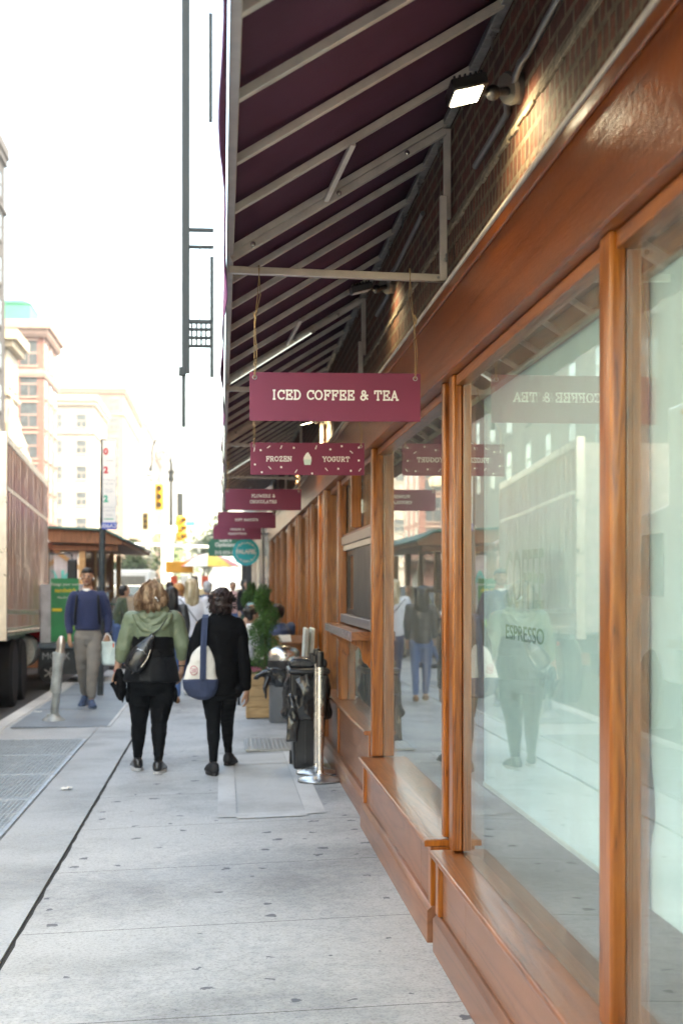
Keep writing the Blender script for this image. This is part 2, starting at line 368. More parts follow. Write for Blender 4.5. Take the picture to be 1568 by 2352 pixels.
struct('kerbside_slabs',mb,CONC2,bevel=0)
mb=MB()
for k in range(-4,26): mb.box(-2.65,-2.455,k*2+.003,k*2+1.997,-.155,-.012)
struct('kerb',mb,PATCH,bevel=.02)
# repaired patch in front of the service window
mb=MB(); sheet(mb,.11,.56,9.75,13.1,.006,4); struct('patch_slab',mb,PATCH,flip=False)
mb=MB(); sheet(mb,-.03,.1,9.6,13.2,.006,4); sheet(mb,.1,.57,9.52,9.745,.0065,1); mb2=MB()
sheet(mb,.565,.70,9.6,13.2,.006,4); sheet(mb,.1,.56,12.35,12.5,.010,1); struct('patch_border',mb,PATCHB,flip=False)
# litter
for i,(x,y,l) in enumerate([(-1.21,11.3,'crumpled white paper scrap on the slab right of the near grates'),(-2.1,12.0,'yellowish flattened paper on the third grate'),(-2.32,18.3,'white crumpled paper scrap near the leaning meter post')]):
    mb=MB(); o=0; n=6
    for a in range(n+1):
        for b in range(4):
            mb.v.append((x+(a/n-.5)*.09+rnd.uniform(-.008,.008),y+(b/3-.5)*.08+rnd.uniform(-.012,.012),gz(x)+.008+rnd.uniform(0,.018)))
    for a in range(n):
        for b in range(3): q=a*4+b; mb.f.append((q,q+1,q+5,q+4))
    obj('paper_scrap',mb,pm('paper%d'%i,(.8,.78,.72) if i!=1 else (.7,.6,.35),.8),label=l,cat='litter',group='paper scraps on the sidewalk',flip=False,smooth=180)
# grates in the sidewalk
lab=['nearest dark steel sidewalk grate, cut by the left edge of the photo','second dark steel grate from the nearest, finely barred','third steel grate along the slabs, with a paper scrap on it','fourth steel grate, just nearer than the leaning post plate','farthest of the four big steel sidewalk grates']
ge=[6.6,8.0,9.4,10.8,12.2,13.6,15.0]
gr=[]
for i,(a,b) in enumerate(zip(ge[1:],ge[2:])):
    t=thing('sidewalk_grate',(-1.92,(a+b)/2,gz(-1.9)),lab[i],'grate','steel grates set in the sidewalk')
    z=gz(-1.92); mb=MB().box(-2.43,-1.41,a+.005,b-.005,z+.002,z+.006); obj('pit_shade_sheet',mb,PLATE,t)  # dark sheet standing in for the shaded hollow under the bars
    mb=MB(); mb.box(-2.44,-2.41,a+.01,b-.01,z+.006,z+.016); mb.box(-1.43,-1.40,a+.01,b-.01,z+.006,z+.016); mb.box(-2.41,-1.43,a+.01,a+.04,z+.006,z+.016); mb.box(-2.41,-1.43,b-.04,b-.01,z+.006,z+.016)
    mb.box(-2.41,-1.43,(a+b)/2-.012,(a+b)/2+.012,z+.006,z+.016); obj('frame',mb,GRATE,t)
    mb=MB()
    k=-2.40
    while k<-1.43: mb.box(k,k+.008,a+.04,b-.04,z+.006,z+.013); k+=.034
    y=a+.07
    while y<b-.05: mb.box(-2.41,-1.43,y,y+.007,z+.006,z+.0125); y+=.07
    obj('bars',mb,GRATE,t)
# dark utility plates farther on
t=thing('utility_cover',(-1.78,20,gz(-1.8)),'wide dark steel utility plates the man in blue walks over','cover')
for i,(x0,x1,y0,y1) in enumerate([(-2.38,-1.30,16.3,18.6),(-2.38,-1.30,18.63,21.0),(-2.38,-1.30,21.03,23.6)]):
    mb=MB(); z=gz(-1.8)+.003; mb.box(x0,x1,y0,y1,z,z+.008)
    for k in range(20): mb.cyl((x0+.06+k*.051,y0+.04,z+.008),(x0+.06+k*.051,y0+.04,z+.013),.008,n=6)
    obj('plate',mb,PLATE,t)
mb=MB().box(-1.295,-1.262,16.3,23.6,gz(-1.27)+.004,gz(-1.27)+.01); obj('edge_strip',mb,PATCHB,t)
# ribbed steel hatch by the bins
t=thing('steel_hatch',(.45,13.8,gz(.45)),'small ribbed light steel hatch plate beside the black bin','hatch')
z=gz(.4); obj('plate',MB().box(.22,.72,13.3,14.3,z+.004,z+.02),GALV,t)
mb=MB()
for k in range(12): mb.cyl((.25+k*.04,13.34,z+.02),(.25+k*.04,14.26,z+.02),.009,n=8)
obj('rib',mb,GALV,t,smooth=60)

# ---------------------------------------------------------------- corner store building (right)
ST=thing('storefront_building',(1.0,11,0),'dark brick building with varnished oak shop front and tall glass windows along the sidewalk','building')
def P(name,mb,mat,bevel=0,parent=None,**k): return obj(name,mb,mat,parent or ST,bevel=bevel,**k)
P('brick_wall',MB().box(1.0,1.3,-6,28.6,3.16,5.2),BR1); P('upper_facade',MB().box(.98,1.3,-6,28.6,5.2,26),pm('pale_reflector_wall',(.78,.64,.54),.8,0,.2,1.5))  # unseen upper wall made pale so the truck side reflects brighter
P('brick_lintel_band',MB().box(1.0-.004,1.3,-6,28.6,2.80,3.157),BR2)
mb=MB()
rr=random.Random(3); y=-1.0
while y<28:      # ragged mortar edge on top of the band
    l=rr.uniform(.05,.16); mb.box(.985,1.0,y,y+l*.95,3.142+rr.uniform(-.006,.006),3.158+rr.uniform(0,.012)); y+=l
P('mortar_ledge',mb,pm('mortar',(.3,.25,.18),.9,0,.3,30),bevel=.004)
P('fascia',MB().box(.92,1.12,-2,28.6,2.475,2.82),WYF,bevel=.006)
P('fascia_bead',MB().box(.908,.92,-2,28.6,2.775,2.822),WYF,bevel=.005)
P('fascia_trim',MB().box(.903,1.0,-2,28.6,2.825,2.84),TRIM,bevel=.003)
P('transom_rail',MB().box(.965,1.03,-2,5.9,2.43,2.473),WY,bevel=.004)
P('transom_rail',MB().box(.985,1.06,6.12,28.6,2.43,2.473),WY,bevel=.004)
def post(x0,x1,y0,y1,z0,z1,mat=WZ,bead=0,name='post'):
    pts=[(x0,y0),(x1,y0),(x1,y1),(x0,y1)]
    mb=MB()
    if bead:
        c=.007; mb.prism([(x0+c,y0),(x1,y0),(x1,y1),(x0+c,y1),(x0,y1-c),(x0,y0+c)],'z',z0,z1)
        P(name,mb,mat,bevel=.003)
    else:
        mb.box(x0,x1,y0,y1,z0,z1); P(name,mb,mat,bevel=.004)
# bay A (nearest): glass at .99
def pane(x,y0,y1,z0,z1,name='window_pane'):
    return P(name,MB().box(x,x+.008,y0,y1,z0,z1),GLASS)
post(.95,.99,3.43,3.54,.50,2.474,bead=1); post(.992,1.05,3.43,3.54,.50,2.43,WD)
pane(.99,1.2,3.43,.49,2.45); pane(.99,3.54,5.80,.49,2.45)
post(.95,.99,5.83,5.93,.50,2.474,bead=1); post(.992,1.05,5.81,5.93,.5,2.43,WD)
pane(.99,-1.6,1.1,.49,2.45); post(.95,.99,1.1,1.2,.5,2.474)
for y in (5.945,5.965,5.99,6.02,6.05): P('bead',MB().cyl((.972+.02*(y>6),y,.1),(.972+.02*(y>6),y,2.474),.009,n=10),WZ,smooth=60)
P('recess_panel',MB().box(.978,1.1,5.93,6.075,.05,2.474),WD)
post(.95,1.02,6.075,6.14,.515,2.474,bead=1)
def sill(x0,x1,y0,y1,z):
    n=8; poly=[(x1,z-.03),(x1,z)]
    poly+=[(x0+.013+.013*math.cos(math.pi/2+math.pi*k/n),z-.014+.014*math.sin(math.pi/2+math.pi*k/n)) for k in range(n+1)]
    poly.append((x0+.02,z-.03)); mb=MB().prism(poly,'y',y0,y1); return P('sill',mb,WS,bevel=.0015,smooth=None)
def riser(xf,y0,y1,ztop,xs,joints,inset=.02,stile=.07):
    z0=gz(.9)-.05; zs=z0+.05+.155
    P('skirting',MB().prism([(xs,z0),(xs,zs-.02),(xs+.02,zs),(1.1,zs),(1.1,z0)],'y',y0,y1),WP,bevel=.002)
    ys_=[y0+stile]+joints+[y1-stile]
    for a,b in zip(ys_,ys_[1:]): P('riser_panel',MB().box(xf+inset,1.08,a+.0015,b-.0015,zs,ztop),WP,bevel=.0015)
    for a,b in((y0,y0+stile),(y1-stile,y1)): P('stile',MB().box(xf,1.08,a,b,zs,ztop),WZ,bevel=.003)
    P('rail',MB().box(xf+.004,1.08,y0+stile,y1-stile,ztop-.03,ztop),WY,bevel=.003)
sill(.865,1.03,-2,5.93,.488); riser(.893,-2,5.93,.458,.882,[1.7,3.4,5.3])
sill(.865,1.06,6.14,9.05,.506); sill(.865,.975,6.07,6.1398,.506); riser(.893,6.07,9.05,.476,.878,[6.5,8.6])
P('sill_end',MB().box(.866,.974,6.062,6.0698,.478,.504),WX.copy() if False else WZ,bevel=.002)
# bay B
post(.95,1.02,9.0,9.1,.517,2.474,bead=1); pane(1.02,6.14,9.0,.5,2.45); post(1.03,1.09,8.99,9.1,.5,2.43,WD)
# bay C : service window
post(.96,1.03,9.1,9.2,.1,2.474,WD)
sill(.915,1.07,9.2,13.0,.655)
riser(.95,9.2,13.0,.625,.915,[9.9,11.75],inset=.015)
post(.965,1.03,11.78,11.98,.657,2.474,bead=1); post(.95,.965,11.70,11.80,.22,.625,WZ,name='stile')
P('mullion',MB().box(.975,1.035,11.72,11.78,.657,1.2),WZ,bevel=.003)
pane(1.035,9.2,11.72,.655,1.21); pane(1.03,11.98,13.0,.655,2.45); pane(1.035,9.2,11.78,2.02,2.45)
post(.955,1.03,10.5,10.58,2.03,2.474,WZ)
SW=P('service_window',MB().box(1.0,1.05,9.2,11.78,1.955,2.02),WY,bevel=.004)
P('roller_housing',MB().box(.985,1.07,9.22,11.76,1.93,2.0),pm('housing_alu',(.5,.46,.42),.35,.8,.1,5),bevel=.006,parent=SW)
P('header_slat',MB().box(1.0,1.05,9.22,11.76,1.885,1.928),pm('housing_cream',(.6,.55,.5),.4,.2,.1,5),bevel=.003,parent=SW)
P('sliding_sash',MB().box(1.01,1.03,9.22,10.95,1.37,1.88),pm('screen_black',(.035,.037,.042),.42,0,.1,4),bevel=.003,parent=SW)
fr=MB()
for (a,b,c,d) in((10.95,11.02,1.37,1.88),(11.66,11.74,1.37,1.88),(11.02,11.66,1.37,1.41),(11.02,11.66,1.84,1.88)): fr.box(1.03,1.06,a,b,c,d)
P('sash_frame',fr,BLACKP,bevel=.004,parent=SW); P('sash_glass',MB().box(1.042,1.048,11.02,11.66,1.41,1.84),pm('dark_pane',(.05,.05,.045),.1),parent=SW)
P('track',MB().box(.98,1.05,9.22,11.78,1.30,1.368),pm('track_alu',(.35,.35,.42),.3,.8,.1,5),bevel=.004,parent=SW)
mb=MB().box(.873,1.04,9.6,12.0,1.225,1.285)
CT=P('counter_shelf',mb,WS,bevel=.004)
P('counter_edge',MB().box(.866,.873,9.598,12.002,1.222,1.287),pm('worn_edge',(.3,.22,.24),.25,0,.25,25,.1,40,coat=.6),bevel=.002,parent=CT)
for y in (9.72,11.62):
    pr=[(1.035,1.225),(.885,1.225),(.885,1.2),(.905,1.19)]
    pr+=[(.905+.05*math.sin(t*math.pi/2/6)+.0,1.19-.07*(1-math.cos(t*math.pi/2/6))) for t in range(1,7)]
    pr+=[(.955+.035*(1-math.cos(t*math.pi/2/6)),1.12-.06*math.sin(t*math.pi/2/6)) for t in range(1,7)]
    pr+=[(1.01,1.03),(1.035,1.02)]
    P('corbel',MB().prism(pr,'y',y,y+.06),WZ,bevel=.003,parent=CT)
# pier and the run of pilasters beyond
def pilaster(y,w=.55,x0=.955,mat=WZ,z0=.05):
    pts=[(1.1,y),(x0+.03,y),(x0+.03,y+.03),(x0,y+.035),(x0,y+.035+.1),(x0+.012,y+.145),(x0+.012,y+.17),(x0+.03,y+.18)]
    for k in range(4): pts+=[(x0+.018,y+.19+k*.035),(x0+.018,y+.205+k*.035),(x0+.032,y+.212+k*.035)]
    pts+=[(x0+.02,y+w-.17),(x0,y+w-.16),(x0,y+w-.04),(x0+.03,y+w-.03),(x0+.03,y+w),(1.1,y+w)]
    P('pilaster',MB().prism(pts,'z',z0,2.474),mat,bevel=.002)
pilaster(12.95,.85,.925)
for i,y in enumerate([15.2,17.6,20.0,22.4,24.8,27.4]): 
    pilaster(y,.75 if i<5 else 1.1,.95-.01*(i%2))
for i,(a,b) in enumerate([(13.8,15.2),(15.95,17.6),(18.35,20.0),(20.75,22.4),(23.15,24.8),(25.55,27.4)]):
    pane(1.04,a,b,.65,2.45); P('riser_panel',MB().box(1.0,1.08,a,b,.02,.64),WP,bevel=.003); P('sill',MB().box(.96,1.08,a,b,.64,.67),WS,bevel=.006)
    P('mid_post',MB().box(.985,1.04,(a+b)/2-.05,(a+b)/2+.05,.672,2.43),WZ,bevel=.004)
# interior
for (nm,b,mt) in [('interior_floor',(1.1,5,-4,28,.02,.06),DARKI),('interior_ceiling',(1.35,5,-4,28,2.75,2.8),DARKI),('interior_back_wall',(4.6,4.7,-4,28,.06,2.75),INTW),('interior_end_wall',(1.1,4.6,28,28.1,.06,2.75),INTW),('interior_end_wall',(1.1,4.6,-4.1,-4,.06,2.75),INTW),('interior_lintel',(1.13,1.35,-2,28,2.48,2.8),DARKI)]:
    P(nm,MB().box(*b),mt)
mb=MB()
for z in (.55,1.0,1.45,1.9): mb.box(4.25,4.6,7,27,z,z+.03)
P('interior_shelving',mb,WY)
mb=MB(); rr=random.Random(5)
for z in (.58,1.03,1.48):
    y=7.1
    while y<26.5:
        hh=rr.uniform(.12,.3); ww=rr.uniform(.08,.2); mb.box(4.3,4.5,y,y+ww*.9,z,z+hh); y+=ww
P('shelf_stock',mb,pm('stock',(.4,.25,.15),.5,0,.7,9))
P('upper_roof',MB().box(1.3,14,-6,28.6,25.5,26),DARKI); P('rear_wing',MB().box(5.2,14,-6,28.6,0,25.5),BR1); P('upper_storeys',MB().box(1.3,5.2,-6,28.6,2.85,25.5),BR1)
# roller shades inside the two near panes
P('roller_shade',MB().box(1.065,1.069,3.50,5.74,.80,2.36),SHADE)
P('shade_header',MB().box(1.03,1.10,-1.6,5.75,2.36,2.43),WY,bevel=.004)
edge=[(3.505, 2.36), (3.512, 1.979), (3.493, 1.6), (3.482, 1.431), (3.453, 1.216), (3.41, 1.093), (3.403, 1.03), (3.453, 0.936), (3.516, 0.869), (3.554, 0.817), (3.55, 0.751), (3.535, 0.8)]
P('roller_shade',MB().prism([(-.2,.8),(-.2,2.36)]+edge,'x',1.055,1.059),SHADE)
P('shade_bottom_bar',MB().box(1.06,1.075,3.50,5.74,.785,.80),pm('bar_teal',(.5,.6,.58),.4))
def text(body,size,M,mat,name='lettering',parent=None,ext=.001,align='CENTER',sp=1,bold=0,**k):
    c=bpy.data.curves.new('t','FONT'); c.body=body; c.size=size; c.extrude=ext; c.align_x=align; c.align_y='CENTER'; c.space_character=sp; c.offset=bold; c.resolution_u=4
    o=bpy.data.objects.new('t',c); COL.objects.link(o); dg=bpy.context.evaluated_depsgraph_get(); me=bpy.data.meshes.new_from_object(o.evaluated_get(dg)); bpy.data.objects.remove(o)
    me.transform(M); me.materials.clear(); return obj(name,me,mat,parent,**k)
def MX(o,r,u):  # text frame: origin, right, up
    r=V(r).normalized();u=V(u).normalized();n=r.cross(u); return Mx(((r.x,u.x,n.x,o[0]),(r.y,u.y,n.y,o[1]),(r.z,u.z,n.z,o[2]),(0,0,0,1)))
for s_,z,y,cap,wd in (('COFFEE',1.61,4.68,.20,.60),('ESPRESSO',1.435,4.68,.052,.60),('CAPPUCCINO',1.30,4.62,.045,.5),('MACCHIATO',1.22,4.62,.045,.5)):
    c=bpy.data.curves.new('t','FONT'); c.body=s_; c.size=1; c.align_x='CENTER'; c.align_y='CENTER'; c.extrude=.4; c.offset=.012; c.resolution_u=4
    o=bpy.data.objects.new('t',c); COL.objects.link(o); dg=bpy.context.evaluated_depsgraph_get(); me=bpy.data.meshes.new_from_object(o.evaluated_get(dg)); bpy.data.objects.remove(o)
    xs=[v.co.x for v in me.vertices]; ysv=[v.co.y for v in me.vertices]
    me.transform(MX((1.0015,y,z),(0,-1,0),(0,0,1))@Mx.Diagonal((wd/(max(xs)-min(xs)),cap/(max(ysv)-min(ysv)),.001,1))); me.materials.clear()
    obj('window_lettering',me,(pm('big_lettering',(.34,.62,.62),.5) if cap>.1 else DGREEN if cap>.05 else pm('ghost_lettering%d'%int(z*100),(.52,.76,.80),.5)),ST)
text('F',.001,MX((1.2,-3,0),(0,-1,0),(0,0,1)),DGREEN,'x',ST) if False else None

# ---------------------------------------------------------------- awning
AW=thing('awning',(.5,14,2.9),'long purple canvas awning on metal ribs over the shop windows','awning')
def A(name,mb,mat,bevel=0,parent=None,**k): return obj(name,mb,mat,parent or AW,bevel=bevel,**k)
xo,zo,xw,zw=.02,3.03,1.0,3.62; Y0,Y1=1.0,28.4
mb=MB(); nseg=60
def sag(y): return -.012*math.sin((y-Y0)/.62*math.pi)**2
o=0; pr=[]
for i in range(nseg*4+1):
    y=Y0+(Y1-Y0)*i/(nseg*4); s_=sag(y)
    for k in range(5):
        t=k/4; x=xo+(xw-xo)*t; z=zo+(zw-zo)*t+.034+s_*math.sin(math.pi*t)*1.2; mb.v.append((x,y,z)); 
    for k in range(5):
        t=k/4; x=xo+(xw-xo)*t; z=zo+(zw-zo)*t+.038+s_*math.sin(math.pi*t)*1.2; mb.v.append((x,y,z))
for i in range(nseg*4):
    a=i*10
    for k in range(4): mb.f+=[(a+k,a+k+10,a+k+11,a+k+1),(a+5+k,a+6+k,a+16+k,a+15+k)]
    mb.f+=[(a,a+5,a+15,a+10),(a+4,a+14,a+19,a+9)]
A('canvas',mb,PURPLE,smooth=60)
mb=MB(); n=400
for i in range(n+1):
    y=Y0+(Y1-Y0)*i/n; wv=.010*math.sin(y*1.3)+.006*math.sin(y*4.1+1)
    for (dx,z) in((-.012,zo+.06),(-.014+wv*.4,zo-.05),(-.016+wv,zo-.15-.012*abs(math.sin(y*math.pi/.31))),(-.011+wv,zo-.15-.012*abs(math.sin(y*math.pi/.31))),(-.009+wv*.4,zo-.05),(-.006,zo+.06)): mb.v.append((xo+dx,y,z))
for i in range(n):
    for k in range(6): a=i*6+k;b=i*6+(k+1)%6; mb.f.append((a,b,b+6,a+6))
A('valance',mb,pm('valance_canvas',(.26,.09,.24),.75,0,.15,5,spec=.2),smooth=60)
A('front_bar',MB().box(xo-.0,xo+.03,Y0,Y1,zo-.02,zo+.012),ALU,bevel=.003)
A('wall_rail',MB().beam((xw-.03,Y0,zw-.012),(xw-.03,Y1,zw-.012),.035,.03),GALV,bevel=.002)
ry=[3.57+.633*k for k in range(-4,40)]
frames={1.9:0,6.08:1,9.75:2,13.6:3,17.6:4,21.3:5,25.1:6}
for i,y in enumerate(ry):
    if y>28.3: break
    A('rib',MB().beam((xo+.015,y,zo+.004),(xw-.035,y,zw-.012),.034,.028,up=(0,0,1)),RIB,bevel=.002)
mb=MB()
k=0
for y in [yy for yy in ry if yy<28]:   # wing-nut clamps on the wall rail
    yy=y+.18; mb=MB(); mb.box(.955,.985,yy-.012,yy+.012,zw-.04,zw-.034); mb.cyl((.962,yy,zw-.03),(.958,yy,zw-.11),.004,n=8); mb.cyl((.962,yy,zw-.05),(.962,yy,zw-.06),.011,n=8)
    A('clamp',mb,GALV)
LED=pm('led_tube',(.8,.85,.9),.4,0,0,emis=(.8,.92,1),es=.14)
for i,y in enumerate(frames):
    b=A('cross_bar',MB().beam((xo+.01,y,2.945),(.955,y,2.925),.03,.032),ALU,bevel=.002)
    fr_=A('frame_post',MB().box(.935,.965,y-.016,y+.016,2.915,3.28),RIB,bevel=.002)
    A('hinge_bolt',MB().cyl((.925,y-.02,2.925),(.925,y-.012-.012,2.925),.006,n=10).cyl((.95,y-.05,3.0),(.95,y,3.0),.004,n=8).cyl((.955,y-.055,2.985),(.955,y-.055,3.02),.005,n=8),GALV,parent=fr_)
    A('upper_post',MB().box(.962,.992,y+.05,y+.082,3.2,3.59),RIB,bevel=.002)
    yy=y+.03
    dbl=A('frame_rib',MB().beam((xo+.02,yy,zo-.028),(.96,yy,zw-.052),.036,.03),RIB,bevel=.002)
    for t in (.1,.5,.82): 
        mb=MB(); p=V((xo+.02,yy,zo-.028)).lerp(V((.96,yy,zw-.052)),t); mb.cyl(p+V((0,-.027,0)),p+V((0,-.017,0)),.011,n=12); mb.cyl(p+V((0,-.034,0)),p+V((0,-.026,0)),.006,n=8)
        A('bolt',mb,STEEL,parent=dbl,smooth=40)
    p=V((xo+.02,yy,zo-.02)).lerp(V((.96,yy,zw-.05)),.44)
    A('strut',MB().beam(p+V((0,-.02,.0)),p+V((.06,-.63+.0,.055)),.02,.02),RIB)
for y in (9.78,17.63):
    t=thing('tube_light',(.3,y,3.0),'bright LED tube under the awning rib behind the iced coffee sign' if y<10 else 'far LED tube glowing under the awning beyond the flowers sign','light','LED tubes under the awning')
    obj('tube',MB().cyl((xo+.03,y-.03,zo-.055),(.62,y-.03,zo+.31),.0045,n=12),LED,t,smooth=60)
    obj('holder',MB().cyl((xo+.012,y-.03,zo-.065),(xo+.04,y-.03,zo-.049),.009,n=12).cyl((.61,y-.03,zo+.304),(.635,y-.03,zo+.319),.009,n=12),ALU,t)

# ---------------------------------------------------------------- slab-serif stroke lettering
def arc(cx,cy,rx,ry,a0,a1,n=10): return [(cx+rx*math.cos(R(a0+(a1-a0)*i/n)),cy+ry*math.sin(R(a0+(a1-a0)*i/n))) for i in range(n+1)]
s=.13
G={
'I':([[(.3,0),(.3,1)]],[(.3,0),(.3,1)],.6),
'C':([arc(.5,.5,.42,.44,48,312)+[(.84,.16)],[(.82,.66),(.82,.95)]],[],.86),
'E':([[(.22,0),(.22,1)],[(.1,.95),(.82,.95),(.82,.72)],[(.1,.05),(.85,.05),(.85,.3)],[(.22,.5),(.62,.5)],[(.62,.36),(.62,.64)]],[],.9),
'D':([[(.22,0),(.22,1)],[(.06,.95),(.4,.95)]+arc(.42,.5,.42,.45,90,-90)+[(.06,.05)]],[],.95),
'O':([arc(.5,.5,.42,.44,0,360,20)],[],1.0),
'F':([[(.22,0),(.22,1)],[(.08,.95),(.82,.95),(.82,.7)],[(.22,.5),(.6,.5)],[(.6,.36),(.6,.64)]],[(.22,0)],.85),
'T':([[(.5,0),(.5,1)],[(.1,.68),(.1,.95),(.9,.95),(.9,.68)]],[(.5,0)],.95),
'A':([[(.14,0),(.5,.97),(.86,0)],[(.28,.32),(.72,.32)]],[(.14,0),(.86,0)],1.0),
'R':([[(.22,0),(.22,1)],[(.06,.95),(.5,.95)]+arc(.52,.72,.28,.23,90,-90)+[(.22,.49)],[(.5,.48),(.8,.05),(.95,.05)]],[(.22,0)],.98),
'Z':([[(.14,.72),(.14,.95),(.8,.95),(.14,.05),(.84,.05),(.84,.3)]],[],.9),
'N':([[(.2,0),(.2,.95),(.8,.05),(.8,1)]],[(.2,0),(.2,.95),(.8,1)],1.05),
'Y':([[(.12,.95),(.5,.48),(.88,.95)],[(.5,.5),(.5,0)]],[(.14,.95),(.86,.95),(.5,0)],.98),
'G':([arc(.5,.5,.42,.44,48,360),[(.92,.46),(.6,.46)],[(.82,.66),(.82,.95)]],[],1.0),
'U':([[(.2,1),(.2,.35)]+arc(.5,.35,.3,.3,180,360)+[(.8,1)]],[(.2,1),(.8,1)],1.02),
'L':([[(.22,0),(.22,1)],[(.08,.05),(.82,.05),(.82,.34)]],[(.22,1)],.86),
'W':([[(.08,.95),(.34,.03),(.6,.8),(.86,.03),(1.12,.95)]],[(.08,.95),(1.12,.95)],1.22),
'S':([arc(.48,.72,.3,.23,20,270)+arc(.48,.26,.33,.22,90,-160),[(.78,.7),(.78,.95)],[(.14,.05),(.14,.32)]],[],.9),
'H':([[(.2,0),(.2,1)],[(.8,0),(.8,1)],[(.2,.5),(.8,.5)]],[(.2,0),(.2,1),(.8,0),(.8,1)],1.02),
'K':([[(.2,0),(.2,1)],[(.24,.45),(.78,.97)],[(.42,.6),(.82,.03)]],[(.2,0),(.2,1),(.8,.97),(.84,.03)],1.0),
'B':([[(.22,0),(.22,1)],[(.06,.95),(.5,.95)]+arc(.5,.73,.27,.22,90,-90)+[(.22,.51)],[(.5,.51)]+arc(.52,.28,.3,.23,90,-90)+[(.06,.05)]],[],.92),
'&':([[(.95,.1),(.28,.66)]+arc(.46,.78,.2,.19,210,-40,10)+[(.3,.45)]+arc(.38,.25,.27,.22,110,320,10)+[(.82,.5)],[(.66,.5),(.98,.5)]],[],1.02),
' ':([],[],.5)}
def slab_text(mb,str_,x,z,h,frame,spacing=.13,wt=.17,align='c'):
    adv=[G[c][2]+spacing for c in str_]; tot=(sum(adv)-spacing)*h*.82
    cx=x-tot/2 if align=='c' else x; k=[0]
    o,r,u,nn=frame
    def put(q,i):
        e=.00012*(i%9)
        P3=[V(o)+V(r)*a+V(u)*b for a,b in q]
        mb.hexa([p+V(nn)*.0002 for p in P3]+[p+V(nn)*(.0012+e) for p in P3])
    def stroke(a,b):
        ax,az=cx+a[0]*h*.82,z+a[1]*h;bx,bz=cx+b[0]*h*.82,z+b[1]*h
        dx,dz=bx-ax,bz-az;l=math.hypot(dx,dz) or 1e-6;dx/=l;dz/=l; w_=wt*h/2; 
        e=w_*.55; ax-=dx*e;az-=dz*e;bx+=dx*e;bz+=dz*e
        put([(ax-dz*-w_,az-dx*w_),(bx-dz*-w_,bz-dx*w_),(bx+dz*-w_,bz+dx*w_),(ax+dz*-w_,az+dx*w_)],k[0]); k[0]+=1
    for c,ad in zip(str_,adv):
        pl,sf,_=G[c]
        for p in pl:
            for a,b in zip(p,p[1:]): stroke(a,b)
        for (a,b) in sf:
            b=.05 if b<.5 else .95
            stroke((a-.13,b),(a+.13,b))
        cx+=ad*h*.82
HS=[]
